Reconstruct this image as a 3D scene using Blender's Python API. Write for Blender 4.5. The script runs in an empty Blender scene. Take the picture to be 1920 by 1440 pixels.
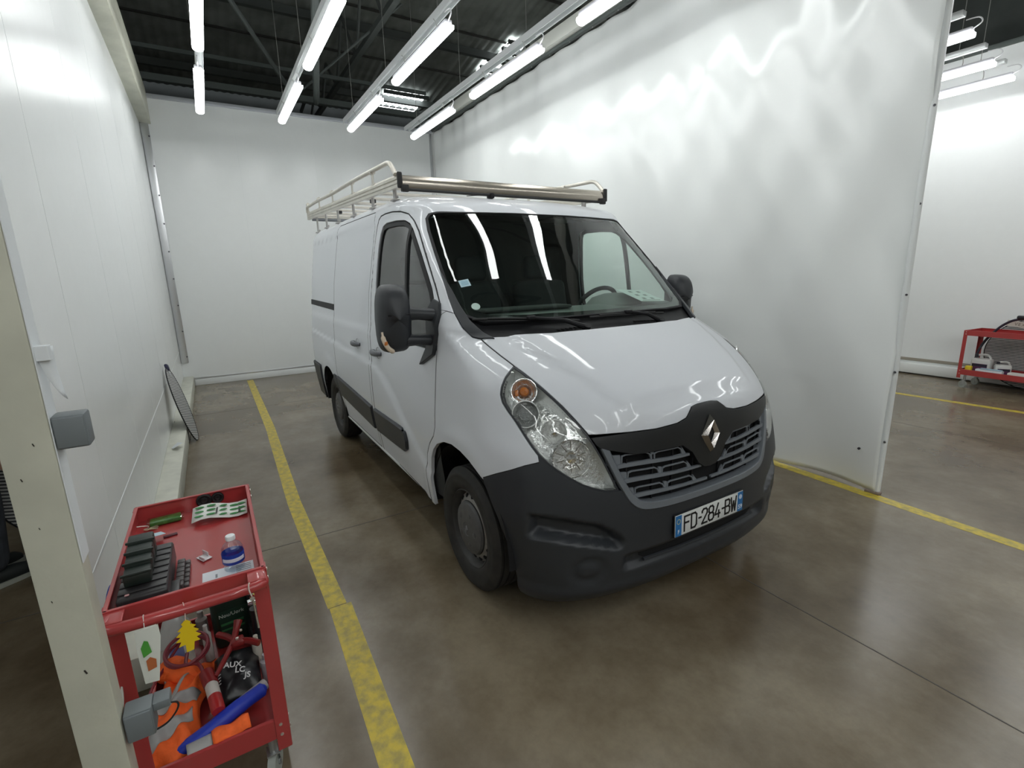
import bpy, bmesh, math, random
import numpy as np
from mathutils import Vector, Matrix
from mathutils.bvhtree import BVHTree
from mathutils.geometry import delaunay_2d_cdt
PI = math.pi
random.seed(7); RNG = np.random.RandomState(5)
S = bpy.context.scene
COL = S.collection

# ---------------------------------------------------------------- camera
CF = 925.10; CYAW = math.radians(-210.92927); CPIT = math.radians(-12.67024); CROL = math.radians(-1.46693)
CPOS = Vector((2.27029, -2.02098, 1.7162))
fwd = Vector((math.cos(CYAW)*math.cos(CPIT), math.sin(CYAW)*math.cos(CPIT), math.sin(CPIT)))
rgt = fwd.cross(Vector((0, 0, 1))).normalized(); upv = rgt.cross(fwd)
rgt2 = rgt*math.cos(CROL) + upv*math.sin(CROL); up2 = upv*math.cos(CROL) - rgt*math.sin(CROL)
cam = bpy.data.cameras.new('camera'); camo = bpy.data.objects.new('camera', cam); COL.objects.link(camo)
camo.matrix_world = Matrix.Translation(CPOS) @ Matrix((rgt2, up2, -fwd)).transposed().to_4x4()
cam.sensor_width = 36; cam.lens = 36*CF/1920; cam.clip_start = 0.02; cam.clip_end = 200
S.camera = camo
# ---------------------------------------------------------------- exposure, world
S.view_settings.view_transform = 'Standard'; S.view_settings.look = 'None'
S.view_settings.gamma = 1; S.view_settings.use_curve_mapping = False
S.view_settings.exposure = 0.0
W = bpy.data.worlds.new('overcast'); S.world = W; W.use_nodes = True
W.node_tree.nodes['Background'].inputs[0].default_value = (0.9, 0.94, 1.0, 1)
W.node_tree.nodes['Background'].inputs[1].default_value = 0.8
LAMP = 17.0      # strip light emission strength
# ---------------------------------------------------------------- van master surface (lofted; every body panel is cut from it)
PZ = [.0,.25,.35,.5,.7,.9,1.1,1.3,1.6,1.9,2.05,2.15,2.20]
PW = [.93,.945,.967,.987,1.005,1.010,1.008,.998,.970,.934,.914,.895,.865]
def halfw(z): return float(np.interp(z, PZ, PW))
ROWS = [
 (.15, [(.68,0),(.675,.3),(.64,.52),(.60,.66),(.53,.79),(.44,.87),(.32,.91),(.2,.92)]),
 (.23, [(.76,0),(.755,.3),(.725,.53),(.68,.69),(.605,.82),(.50,.905),(.36,.945),(.2,.955)]),
 (.33, [(.79,0),(.785,.3),(.755,.54),(.71,.69),(.64,.82),(.535,.915),(.40,.965),(.23,.985)]),
 (.43, [(.80,0),(.795,.3),(.765,.54),(.72,.69),(.652,.82),(.55,.92),(.42,.975),(.25,.995)]),
 (.60, [(.81,0),(.80,.3),(.765,.53),(.715,.69),(.65,.82),(.55,.925),(.42,.98),(.26,1.003)]),
 (.74, [(.797,0),(.787,.3),(.748,.52),(.70,.68),(.63,.815),(.53,.92),(.40,.975),(.26,1.003)]),
 (.90, [(.78,0),(.768,.3),(.722,.52),(.66,.68),(.585,.82),(.50,.905),(.38,.965),(.24,1.0)]),
 (1.0, [(.768,0),(.752,.3),(.70,.52),(.64,.665),(.56,.79),(.465,.875),(.34,.945),(.2,.99)]),
 (1.06,[(.748,0),(.73,.3),(.675,.52),(.605,.66),(.53,.77),(.44,.86),(.33,.93),(.18,.985)]),
 (1.12,[(.685,0),(.67,.3),(.62,.52),(.55,.66),(.48,.77),(.41,.85),(.31,.92),(.165,.98)]),
 (1.18,[(.59,0),(.58,.3),(.535,.52),(.475,.66),(.42,.76),(.365,.84),(.28,.91),(.14,.975)]),
 (1.27,[(.42,0),(.41,.3),(.375,.52),(.325,.66),(.275,.76),(.225,.835),(.16,.905),(.04,.965)]),
 (1.33,[(.295,0),(.285,.3),(.25,.52),(.205,.66),(.155,.76),(.105,.83),(.05,.895),(-.05,.96)]),
 (1.395,[(.14,0),(.13,.3),(.095,.52),(.055,.66),(.01,.78),(-.035,.84),(-.09,.905),(-.18,.965)]),
 (1.44,[(.045,0),(.035,.3),(.01,.5),(-.03,.68),(-.065,.80),(-.10,.87),(-.155,.93),(-.27,.972)]),
 (1.5, [(-.03,0),(-.04,.3),(-.07,.5),(-.11,.68),(-.14,.80),(-.17,.87),(-.225,.93),(-.34,.968)]),
 (1.63,[(-.165,0),(-.175,.3),(-.205,.5),(-.24,.68),(-.275,.80),(-.31,.87),(-.37,.925),(-.49,.957)]),
 (1.76,[(-.30,0),(-.31,.3),(-.34,.5),(-.375,.68),(-.405,.79),(-.44,.86),(-.50,.913),(-.63,.944)]),
 (1.93,[(-.48,0),(-.49,.3),(-.515,.5),(-.55,.67),(-.575,.77),(-.615,.84),(-.675,.888),(-.80,.92)]),
 (2.09,[(-.655,0),(-.662,.3),(-.685,.5),(-.71,.66),(-.735,.755),(-.775,.815),(-.84,.86),(-.96,.885)]),
 (2.15,[(-.73,0),(-.737,.3),(-.755,.5),(-.775,.64),(-.79,.74),(-.82,.81),(-.88,.865),(-1.0,.888)]),
 (2.20,[(-.84,0),(-.847,.3),(-.87,.48),(-.893,.60),(-.915,.70),(-.95,.775),(-1.02,.83),(-1.16,.858)]),
 (2.25,[(-1.05,0),(-1.06,.25),(-1.08,.42),(-1.11,.54),(-1.15,.63),(-1.20,.70),(-1.28,.75),(-1.43,.78)]),
 (2.283,[(-1.30,0),(-1.31,.15),(-1.33,.28),(-1.36,.38),(-1.40,.46),(-1.45,.53),(-1.52,.57),(-1.66,.60)]),
 (2.30,[(-1.8,0),(-1.805,0),(-1.81,0),(-1.82,0),(-1.83,0),(-1.85,0),(-1.88,0),(-1.95,0)]),
]
TOPW = {2.25:.80, 2.283:.62, 2.30:0.0, 2.20:.862, 2.15:.892}
REARIN = {2.09:.036,2.15:.045, 2.20:.07, 2.25:.14, 2.283:.3, 2.30:.9}
def grid_control():
    G = []
    for z, pts in ROWS:
        w = TOPW.get(z, halfw(z)); rx = REARIN.get(z, 0 if z < 1.3 else (z-1.3)*.045)
        row = [(x, y, z) for x, y in pts]
        x7, y7 = pts[-1]; x8 = -4.03 + rx
        for t in (.12, .25, .42, .6, .8, 1.0):
            row.append((x7 + (x8-x7)*t, y7 + (w-y7)*min(1, t/.25), z))
        for dx, dy in ((-.08,.012),(-.13,.05),(-.155,.12),(-.163,.30)):
            row.append((x8+dx, max(0, w-dy) if w > .3 else 0, z))
        row.append((x8-.165, 0, z))
        G.append(row)
    return np.array(G)          # rows, cols, 3
def pchip(A, n):
    """monotone cubic through A along axis 0 with chord-length knots shared by all, n samples per gap"""
    d = np.linalg.norm(np.diff(A, axis=0), axis=-1)
    h = d.reshape(d.shape[0], -1).mean(1)**.75 + 1e-6
    D = np.diff(A, axis=0)/h.reshape(-1, *([1]*(A.ndim-1)))
    m = np.zeros_like(A)
    hh = h.reshape(-1, *([1]*(A.ndim-1)))
    # smooth (non-monotone-limited) tangents where the data are smooth, limited where they turn
    t = (D[:-1]*hh[1:] + D[1:]*hh[:-1])/(hh[1:]+hh[:-1])
    same = (D[:-1]*D[1:]) > 0
    lim = 3*np.minimum(np.abs(D[:-1]), np.abs(D[1:]))
    tl = np.sign(t)*np.minimum(np.abs(t), lim)
    m[1:-1] = np.where(same, tl, 0)
    m[0] = D[0]; m[-1] = D[-1]
    out = []
    for i in range(len(h)):
        for s in np.linspace(0, 1, n, endpoint=False):
            a = 2*s**3-3*s**2+1; b = s**3-2*s**2+s; c = -2*s**3+3*s**2; e = s**3-s**2
            out.append(a*A[i] + b*h[i]*m[i] + c*A[i+1] + e*h[i]*m[i+1])
    out.append(A[-1]); return np.array(out)
def sstep(a, b, x):
    t = np.clip((x-a)/(b-a), 0, 1); return t*t*(3-2*t)
def seg_dist(px, py, pts):
    best = np.full(px.shape, 1e9); sgn = np.zeros(px.shape)
    for (ax, ay), (bx, by) in zip(pts[:-1], pts[1:]):
        dx, dy = bx-ax, by-ay; L = dx*dx+dy*dy
        t = np.clip(((px-ax)*dx+(py-ay)*dy)/L, 0, 1)
        ex, ey = px-(ax+t*dx), py-(ay+t*dy); d = np.hypot(ex, ey)
        s = np.sign(dx*(py-ay)-dy*(px-ax)); m = d < best
        best = np.where(m, d, best); sgn = np.where(m, s, sgn)
    return best*sgn
def build_master():
    G = grid_control()
    A = pchip(G, 10)                                   # along z
    A = np.transpose(pchip(np.transpose(A, (1, 0, 2)), 12), (1, 0, 2))
    # resample columns: fair (light smoothing)
    for _ in range(14):
        B = A.copy()
        B[1:-1, 1:-1] = .5*A[1:-1, 1:-1] + .125*(A[2:, 1:-1]+A[:-2, 1:-1]+A[1:-1, 2:]+A[1:-1, :-2])
        B[1:-1, 0, 0] = .5*A[1:-1, 0, 0]+.25*(A[2:, 0, 0]+A[:-2, 0, 0]); B[1:-1, 0, 2] = .5*A[1:-1, 0, 2]+.25*(A[2:, 0, 2]+A[:-2, 0, 2])
        A = B
    A[:, 0, 1] = 0; A[:, -1, 1] = 0; A[-1, :, 1] = 0
    x, y, z = A[..., 0], A[..., 1], A[..., 2]
    # side swage: body is fuller under the waist crease, which drops away through the front door
    side = sstep(.8, .9, y)*sstep(.1, -.2, x)*sstep(-4.15, -4.05, x)
    cz = np.interp(x, [-4.2, -1.5, -1.3, -1.1, -.9, -.6, -.3], [1.12, 1.06, 1.02, .93, .80, .62, .5])
    d = cz - z
    A[..., 1] += side*.013*sstep(-.02, .022, d)*sstep(.75, .3, d)
    # arch lips: fuller round the wheels
    for wx in (0.0, -3.182):
        r = np.hypot(x-wx, z-.36)
        A[..., 1] += sstep(.8, .9, y)*.012*sstep(.60, .50, r)*sstep(.3, .4, r)*sstep(.45, .2, np.maximum(0, x-wx))
    # hood: raised centre field
    hx = sstep(1.04, 1.10, z)*sstep(1.42, 1.38, z)
    hw = np.interp(x, [0, .15, .45, .66, .72], [.70, .68, .56, .46, .40])
    A[..., 2] += hx*.016*sstep(0.028, -.020, y-hw)*sstep(.700, .658, x)
    # side cargo panel recess line high on the body
    A[..., 1] -= sstep(.8, .86, y)*sstep(-1.48, -1.52, x)*.010*sstep(2.11, 2.08, z)*sstep(1.28, 1.36, z)*sstep(-4.1, -4.05, x)
    return A
_M = build_master()
nr, nc, _ = _M.shape
_V = np.concatenate([_M.reshape(-1, 3), _M.reshape(-1, 3)*np.array([1, -1, 1])])
_F = []
for i in range(nr-1):
    for j in range(nc-1):
        a = i*nc+j; _F.append((a, a+1, a+nc+1, a+nc))
o = nr*nc
_F2 = [(o+a, o+d, o+c, o+b) for a, b, c, d in _F]
_F = _F + _F2
# vertex normals of the master (outward)
_Fa = np.array(_F)
_n = np.cross(_V[_Fa[:, 2]]-_V[_Fa[:, 0]], _V[_Fa[:, 3]]-_V[_Fa[:, 1]])
_N = np.zeros_like(_V)
for k in range(4): np.add.at(_N, _Fa[:, k], _n)
# merge normals across the mirror seam
for col in (0, nc-1):
    idx = np.arange(nr)*nc+col
    s = _N[idx] + _N[idx+o]; _N[idx] = s; _N[idx+o] = s
idx = (nr-1)*nc+np.arange(nc); s = _N[idx]+_N[idx+o]; _N[idx] = s; _N[idx+o] = s
_N /= (np.linalg.norm(_N, axis=1, keepdims=True)+1e-12)
if _N[(nr//2)*nc + nc//2] @ _V[(nr//2)*nc + nc//2] * 1 < 0 : _N = -_N
_T = [(a, b, c) for a, b, c, d in _F] + [(a, c, d) for a, b, c, d in _F]
_Ta = np.array(_T)
BVH = BVHTree.FromPolygons([tuple(v) for v in _V], _T)
def shoot(p, d):
    """first hit of the ray p + t d on the master: point and smooth normal"""
    loc, nrm, i, dist = BVH.ray_cast(Vector(p), Vector(d))
    if loc is None:
        loc, nrm, i, dist = BVH.find_nearest(Vector(p) + Vector(d)*2.0)
    a, b, c = _Ta[i]; P = np.array(loc)
    A, B, C = _V[a], _V[b], _V[c]
    v0, v1, v2 = B-A, C-A, P-A
    d00, d01, d11, d20, d21 = v0@v0, v0@v1, v1@v1, v2@v0, v2@v1
    den = d00*d11-d01*d01
    if abs(den) < 1e-16: n = _N[a]
    else:
        v = (d11*d20-d01*d21)/den; w = (d00*d21-d01*d20)/den
        n = (1-v-w)*_N[a] + v*_N[b] + w*_N[c]
    n = n/(np.linalg.norm(n)+1e-12)
    return P, n
# ---------------------------------------------------------------- helpers
def mat(name, col, rough=.5, metal=0.0, coat=0.0, noise=0.0, nscale=8.0, bump=0.0, bscale=60.0, emit=None, estr=0.0, ior=1.5, coatr=.05, spec=.5, dark=None, bdist=.02):
    m = bpy.data.materials.new(name); m.use_nodes = True
    nt = m.node_tree; b = nt.nodes['Principled BSDF']
    b.inputs['Base Color'].default_value = (*col, 1); b.inputs['Roughness'].default_value = rough
    b.inputs['Metallic'].default_value = metal; b.inputs['Coat Weight'].default_value = coat
    b.inputs['Coat Roughness'].default_value = coatr; b.inputs['IOR'].default_value = ior
    b.inputs['Specular IOR Level'].default_value = spec
    if emit: b.inputs['Emission Color'].default_value = (*emit, 1); b.inputs['Emission Strength'].default_value = estr
    tc = nt.nodes.new('ShaderNodeTexCoord')
    if noise:
        n = nt.nodes.new('ShaderNodeTexNoise'); n.inputs['Scale'].default_value = nscale; n.inputs['Detail'].default_value = 5
        nt.links.new(tc.outputs['Object'], n.inputs['Vector'])
        mx = nt.nodes.new('ShaderNodeMix'); mx.data_type = 'RGBA'
        d = dark or tuple(c*(1-noise) for c in col)
        mx.inputs[6].default_value = (*d, 1); mx.inputs[7].default_value = (*col, 1)
        rp = nt.nodes.new('ShaderNodeMapRange'); rp.inputs[1].default_value = .35; rp.inputs[2].default_value = .62
        nt.links.new(n.outputs[0], rp.inputs[0]); nt.links.new(rp.outputs[0], mx.inputs[0]); nt.links.new(mx.outputs[2], b.inputs['Base Color'])
    if bump:
        n2 = nt.nodes.new('ShaderNodeTexNoise'); n2.inputs['Scale'].default_value = bscale; n2.inputs['Detail'].default_value = 3
        nt.links.new(tc.outputs['Object'], n2.inputs['Vector'])
        bp = nt.nodes.new('ShaderNodeBump'); bp.inputs['Strength'].default_value = bump; bp.inputs['Distance'].default_value = bdist
        nt.links.new(n2.outputs[0], bp.inputs['Height']); nt.links.new(bp.outputs[0], b.inputs['Normal'])
    return m
def glassmat(name, tint, refl=(1, 1, 1), ior=1.5, rough=0.0, rmin=0.0):
    m = bpy.data.materials.new(name); m.use_nodes = True; nt = m.node_tree
    for n in list(nt.nodes): nt.nodes.remove(n)
    o = nt.nodes.new('ShaderNodeOutputMaterial'); mx = nt.nodes.new('ShaderNodeMixShader')
    t = nt.nodes.new('ShaderNodeBsdfTransparent'); g = nt.nodes.new('ShaderNodeBsdfGlossy'); f = nt.nodes.new('ShaderNodeFresnel')
    t.inputs[0].default_value = (*tint, 1); g.inputs[0].default_value = (*refl, 1); g.inputs['Roughness'].default_value = rough
    ge = nt.nodes.new('ShaderNodeNewGeometry'); mi = nt.nodes.new('ShaderNodeMapRange'); mi.inputs[3].default_value = ior; mi.inputs[4].default_value = 1/ior
    nt.links.new(ge.outputs['Backfacing'], mi.inputs[0]); nt.links.new(mi.outputs[0], f.inputs[0])
    ad = nt.nodes.new('ShaderNodeMath'); ad.operation = 'ADD'; ad.inputs[1].default_value = rmin; ad.use_clamp = True
    nt.links.new(f.outputs[0], ad.inputs[0]); nt.links.new(ad.outputs[0], mx.inputs[0])
    nt.links.new(t.outputs[0], mx.inputs[1]); nt.links.new(g.outputs[0], mx.inputs[2]); nt.links.new(mx.outputs[0], o.inputs[0])
    return m
def tag(o, label=None, cat=None, group=None, kind=None):
    if label: o['label'] = label
    if cat: o['category'] = cat
    if group: o['group'] = group
    if kind: o['kind'] = kind
    return o
def empty(name, loc=(0, 0, 0), parent=None, rot=(0, 0, 0)):
    o = bpy.data.objects.new(name, None); COL.objects.link(o); o.location = loc; o.rotation_euler = rot; o.empty_display_size = .05
    if parent: o.parent = parent
    return o
def mobj(name, V, F, m, parent=None, N=None, smooth=None):
    me = bpy.data.meshes.new(name); me.from_pydata([tuple(v) for v in V], [], [tuple(f) for f in F])
    me.materials.append(m); me.update()
    if N is not None:
        me.shade_smooth(); me.normals_split_custom_set_from_vertices([tuple(n) for n in N])
    elif smooth is not None: me.shade_smooth(); me.set_sharp_from_angle(angle=math.radians(smooth))
    o = bpy.data.objects.new(name, me); COL.objects.link(o)
    if parent: o.parent = parent
    return o
class MB:
    """collects shapes into one mesh"""
    def __init__(s): s.b = bmesh.new()
    def _x(s, vs, M):
        if M is not None: bmesh.ops.transform(s.b, matrix=M, verts=vs)
        return vs
    def box(s, c, d, M=None, bev=0.0, seg=2, rot=None):
        r = bmesh.ops.create_cube(s.b, size=1.0); vs = r['verts']
        T = Matrix.Translation(Vector(c)) @ (rot.to_4x4() if rot is not None else Matrix()) @ Matrix.Diagonal((*d, 1))
        bmesh.ops.transform(s.b, matrix=T, verts=vs)
        if bev:
            es = list({e for v in vs for e in v.link_edges})
            r = bmesh.ops.bevel(s.b, geom=es+vs, offset=bev, segments=seg, profile=.5, affect='EDGES'); vs = list({v for f in r['faces'] for v in f.verts} | {v for v in vs if v.is_valid})
            # all verts of this island
            seen = set(vs); st = list(vs)
            while st:
                v = st.pop()
                for e in v.link_edges:
                    w = e.other_vert(v)
                    if w not in seen: seen.add(w); st.append(w)
            vs = list(seen)
        return s._x(vs, M)
    def poly(s, V, F, M=None):
        vs = [s.b.verts.new(Vector(v)) for v in V]
        for f in F:
            try: s.b.faces.new([vs[i] for i in f])
            except ValueError: pass
        return s._x(vs, M)
    def tube(s, pts, r, n=8, caps=True, closed=False, M=None):
        pts = [Vector(p) for p in pts]; R = r if hasattr(r, '__len__') else [r]*len(pts)
        rings = []; k = len(pts); up = None
        for i, p in enumerate(pts):
            a = pts[(i-1) % k] if (closed or i > 0) else p; b = pts[(i+1) % k] if (closed or i < k-1) else p
            t = (b-a).normalized()
            if up is None: up = t.orthogonal().normalized()
            up = (up - t*up.dot(t)); up = up.normalized() if up.length > 1e-6 else t.orthogonal().normalized()
            q = t.cross(up)
            rings.append([s.b.verts.new(p + (up*math.cos(2*PI*j/n) + q*math.sin(2*PI*j/n))*R[i]) for j in range(n)])
        m = k if closed else k-1
        for i in range(m):
            A, B = rings[i], rings[(i+1) % k]
            for j in range(n): s.b.faces.new((A[j], A[(j+1) % n], B[(j+1) % n], B[j]))
        if caps and not closed:
            s.b.faces.new(rings[0][::-1]); s.b.faces.new(rings[-1])
        return s._x([v for r_ in rings for v in r_], M)
    def cyl(s, c, r, h, axis=(0, 0, 1), n=20, r2=None, M=None):
        c = Vector(c); a = Vector(axis).normalized()
        return s.tube([c-a*h/2, c+a*h/2], [r, r if r2 is None else r2], n=n, M=M)
    def lathe(s, prof, n=24, M=None, cap=False):
        rings = [[s.b.verts.new((r*math.cos(2*PI*j/n), r*math.sin(2*PI*j/n), z)) for j in range(n)] for r, z in prof]
        for A, B in zip(rings[:-1], rings[1:]):
            for j in range(n): s.b.faces.new((A[j], A[(j+1) % n], B[(j+1) % n], B[j]))
        if cap: s.b.faces.new(rings[0][::-1]); s.b.faces.new(rings[-1])
        return s._x([v for r_ in rings for v in r_], M)
    def prism(s, poly2, h, M=None, z0=0.0):
        n = len(poly2); ar = sum(poly2[i][0]*poly2[(i+1) % n][1]-poly2[(i+1) % n][0]*poly2[i][1] for i in range(n))
        if ar < 0: poly2 = poly2[::-1]
        a = [s.b.verts.new((x, y, z0)) for x, y in poly2]; b = [s.b.verts.new((x, y, z0+h)) for x, y in poly2]
        s.b.faces.new(a[::-1]); s.b.faces.new(b)
        for i in range(n): s.b.faces.new((a[i], a[(i+1) % n], b[(i+1) % n], b[i]))
        return s._x(a+b, M)
    def build(s, name, m, parent=None, smooth=40, bev=0):
        if bev: bmesh.ops.bevel(s.b, geom=[e for e in s.b.edges if e.calc_face_angle(0) > .6], offset=bev, segments=2, profile=.5, affect='EDGES')
        bmesh.ops.recalc_face_normals(s.b, faces=s.b.faces)
        me = bpy.data.meshes.new(name); s.b.to_mesh(me); s.b.free()
        me.materials.append(m)
        if smooth: me.shade_smooth(); me.set_sharp_from_angle(angle=math.radians(smooth))
        o = bpy.data.objects.new(name, me); COL.objects.link(o)
        if parent: o.parent = parent
        return o
def textobj(name, s, size, m, M, parent=None, depth=.0006, align='CENTER', sx=1.0, bold=0.0, sp=1.0):
    c = bpy.data.curves.new(name, 'FONT'); c.body = s; c.size = size; c.extrude = depth; c.align_x = align; c.align_y = 'CENTER'
    c.offset = bold; c.space_character = sp; c.resolution_u = 3
    t = bpy.data.objects.new(name+'_tmp', c); COL.objects.link(t)
    dg = bpy.context.evaluated_depsgraph_get(); me = bpy.data.meshes.new_from_object(t.evaluated_get(dg))
    bpy.data.objects.remove(t); bpy.data.curves.remove(c)
    me.name = name
    me.transform(M @ Matrix.Diagonal((sx, 1, 1, 1))); me.materials.clear(); me.materials.append(m)
    o = bpy.data.objects.new(name, me); COL.objects.link(o)
    if parent: o.parent = parent
    return o
def frame(origin, ex, ez):
    """matrix whose x axis is ex and z axis is (about) ez"""
    ez = Vector(ez).normalized(); ex = Vector(ex); ex = (ex-ez*ex.dot(ez)).normalized(); ey = ez.cross(ex)
    M = Matrix((ex, ey, ez)).transposed().to_4x4(); M.translation = Vector(origin); return M
def copy_tree(o, parent=None):
    c = o.copy(); COL.objects.link(c); c.parent = parent
    for ch in list(o.children): copy_tree(ch, c)
    return c
def crom(pts, n=6, closed=False):
    P = [np.array(p, float) for p in pts]; out = []; k = len(P); m = k if closed else k-1
    for i in range(m):
        p0 = P[(i-1) % k] if (closed or i > 0) else P[i]; p1 = P[i]; p2 = P[(i+1) % k]; p3 = P[(i+2) % k] if (closed or i < k-2) else P[(i+1) % k]
        for t in np.linspace(0, 1, n, endpoint=False):
            out.append(.5*((2*p1)+(-p0+p2)*t+(2*p0-5*p1+4*p2-p3)*t*t+(-p0+3*p1-3*p2+p3)*t**3))
    if not closed: out.append(P[-1])
    return out
# ---- panels cut from the master
def basis(d):
    d = np.array(d, float); d /= np.linalg.norm(d)
    e1 = np.cross(d, [0, 0, 1.0])
    if np.linalg.norm(e1) < .1: e1 = np.cross(d, [0, 1.0, 0])
    e1 /= np.linalg.norm(e1); e2 = np.cross(e1, d); return d, e1, e2
def inpoly(px, py, poly):
    c = np.zeros(px.shape, bool); x0, y0 = poly[-1]
    for x1, y1 in poly:
        with np.errstate(divide='ignore', invalid='ignore'):
            c ^= ((y1 > py) != (y0 > py)) & (px < (x0-x1)*(py-y1)/(y0-y1+1e-15)+x1)
        x0, y0 = x1, y1
    return c
def resamp(P, sp):
    out = []
    for a, b in zip(P, list(P[1:])+[P[0]]):
        a = np.array(a); b = np.array(b); L = np.linalg.norm(b-a)
        if L < 1e-5: continue
        k = max(1, int(math.ceil(L/sp)))
        for i in range(k): out.append(a+(b-a)*i/k)
    return np.array(out)
def offs(P, g):
    """move a closed 2D polygon inward by g (outward if g<0)"""
    P = np.array(P); a = np.roll(P, 1, 0); b = np.roll(P, -1, 0)
    ar = np.sum(P[:, 0]*b[:, 1]-b[:, 0]*P[:, 1]); s = 1 if ar > 0 else -1
    n1 = np.c_[-(P-a)[:, 1], (P-a)[:, 0]]; n2 = np.c_[-(b-P)[:, 1], (b-P)[:, 0]]
    n1 /= np.linalg.norm(n1, axis=1, keepdims=True)+1e-12; n2 /= np.linalg.norm(n2, axis=1, keepdims=True)+1e-12
    m = n1+n2; m /= np.maximum(np.linalg.norm(m, axis=1, keepdims=True), .3)
    k = 1/np.maximum((m*n1).sum(1, keepdims=True), .5)
    return P+m*k*g*s
def snapl(L, sp):
    P = resamp([np.array(p, float) for p in L], sp)
    return [np.array(BVH.find_nearest(Vector(p))[0]) for p in P]
def lift(c2, d):
    d, e1, e2 = basis(d)
    return [shoot(e1*a+e2*b-d*6, d)[0] for a, b in c2]
def cut(outer, holes, d, sp=.04, gap=.003, flange=.02, push=0.0, disp=None, bsp=None, edge_r=.002, snap=True):
    """outline (3D points) projected along d onto the master -> V, F, N.  push: offset along the normal"""
    d, e1, e2 = basis(d); bsp = bsp or sp*.5
    to2 = lambda p: (float(np.dot(p, e1)), float(np.dot(p, e2)))
    loops = []
    for k, lp in enumerate([outer]+list(holes)):
        P = np.array([to2(p) for p in snapl(lp, bsp)]) if snap else resamp([np.array(to2(p)) for p in lp], bsp)
        loops.append(offs(P, gap if k == 0 else -gap))
    V2 = []; E = []
    for P in loops:
        b0 = len(V2); V2 += [tuple(p) for p in P]; E += [(b0+i, b0+(i+1) % len(P)) for i in range(len(P))]
    nb = len(V2)
    P0 = loops[0]; mn = P0.min(0); mxx = P0.max(0)
    gx, gy = np.meshgrid(np.arange(mn[0]+sp*.5, mxx[0], sp), np.arange(mn[1]+sp*.5, mxx[1], sp*.9))
    gx = gx + (np.arange(gx.shape[0]) % 2)[:, None]*sp*.5
    gx = gx.ravel(); gy = gy.ravel()
    ok = inpoly(gx, gy, loops[0])
    for h in loops[1:]: ok &= ~inpoly(gx, gy, h)
    B = np.array(V2)
    gx, gy = gx[ok], gy[ok]
    if len(gx):
        dd = np.full(len(gx), 1e9)
        for i in range(0, len(B), 400):
            c = B[i:i+400]; dd = np.minimum(dd, np.min(np.hypot(gx[:, None]-c[None, :, 0], gy[:, None]-c[None, :, 1]), axis=1))
        kk = dd > bsp*.7; V2 += list(zip(gx[kk].tolist(), gy[kk].tolist()))
    r = delaunay_2d_cdt([Vector(v) for v in V2], E, [], 0, 1e-7)
    vv = np.array([tuple(v) for v in r[0]]); T = [tuple(t) for t in r[2]]
    Ta = np.array(T); C = vv[Ta].mean(1)
    ok = inpoly(C[:, 0], C[:, 1], loops[0])
    for h in loops[1:]: ok &= ~inpoly(C[:, 0], C[:, 1], h)
    Ta = Ta[ok]
    used = np.unique(Ta); mp = -np.ones(len(vv), int); mp[used] = np.arange(len(used)); Ta = mp[Ta]; vv = vv[used]
    V = np.zeros((len(vv), 3)); N = np.zeros((len(vv), 3))
    for i, (a, b) in enumerate(vv):
        p = e1*a+e2*b - d*6
        q, n = shoot(p, d)
        pu = push + (disp(q) if disp else 0)
        V[i] = q+n*pu; N[i] = n
    # orient
    a, b, c = V[Ta[:, 0]], V[Ta[:, 1]], V[Ta[:, 2]]
    fn = np.cross(b-a, c-a); fl = (fn*N[Ta[:, 0]]).sum(1) < 0
    Ta[fl] = Ta[fl][:, ::-1]
    if disp:   # recompute smooth normals
        fn = np.cross(V[Ta[:, 1]]-V[Ta[:, 0]], V[Ta[:, 2]]-V[Ta[:, 0]]); N = np.zeros_like(V)
        for k in range(3): np.add.at(N, Ta[:, k], fn)
        N /= np.linalg.norm(N, axis=1, keepdims=True)+1e-12
    F = [tuple(t) for t in Ta]
    if flange:
        ec = {}
        for t in F:
            for k in range(3):
                e = (t[k], t[(k+1) % 3]); ec[tuple(sorted(e))] = None if tuple(sorted(e)) in ec else e
        be = [e for e in ec.values() if e]
        Vl = [tuple(v) for v in V]; Nl = [tuple(n) for n in N]
        idx = {}
        nxt = {e[0]: e[1] for e in be}; prv = {e[1]: e[0] for e in be}
        for a in nxt:
            pb = V[nxt[a]]-V[prv.get(a, a)]; side = np.cross(pb, N[a]); side /= np.linalg.norm(side)+1e-12
            i0 = len(Vl)
            Vl.append(tuple(V[a])); Nl.append(tuple(N[a]*.5+side*.7))
            Vl.append(tuple(V[a]+side*edge_r-N[a]*edge_r)); Nl.append(tuple(side))
            Vl.append(tuple(V[a]+side*edge_r-N[a]*flange)); Nl.append(tuple(side))
            idx[a] = i0
        for a, b in be:
            if a in idx and b in idx:
                for k in (0, 1): F.append((idx[a]+k, idx[a]+k+1, idx[b]+k+1, idx[b]+k))
        return Vl, F, Nl
    return V, F, N
def mirror(g):
    V, F, N = g; k = np.array([1, -1, 1])
    return np.array(V)*k, [tuple(f)[::-1] for f in F], np.array(N)*k
def merge(*gs):
    V = []; F = []; N = []
    for g in gs:
        b = len(V); V += [tuple(v) for v in g[0]]; N += [tuple(n) for n in g[2]]; F += [tuple(i+b for i in f) for f in g[1]]
    return V, F, N
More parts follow.
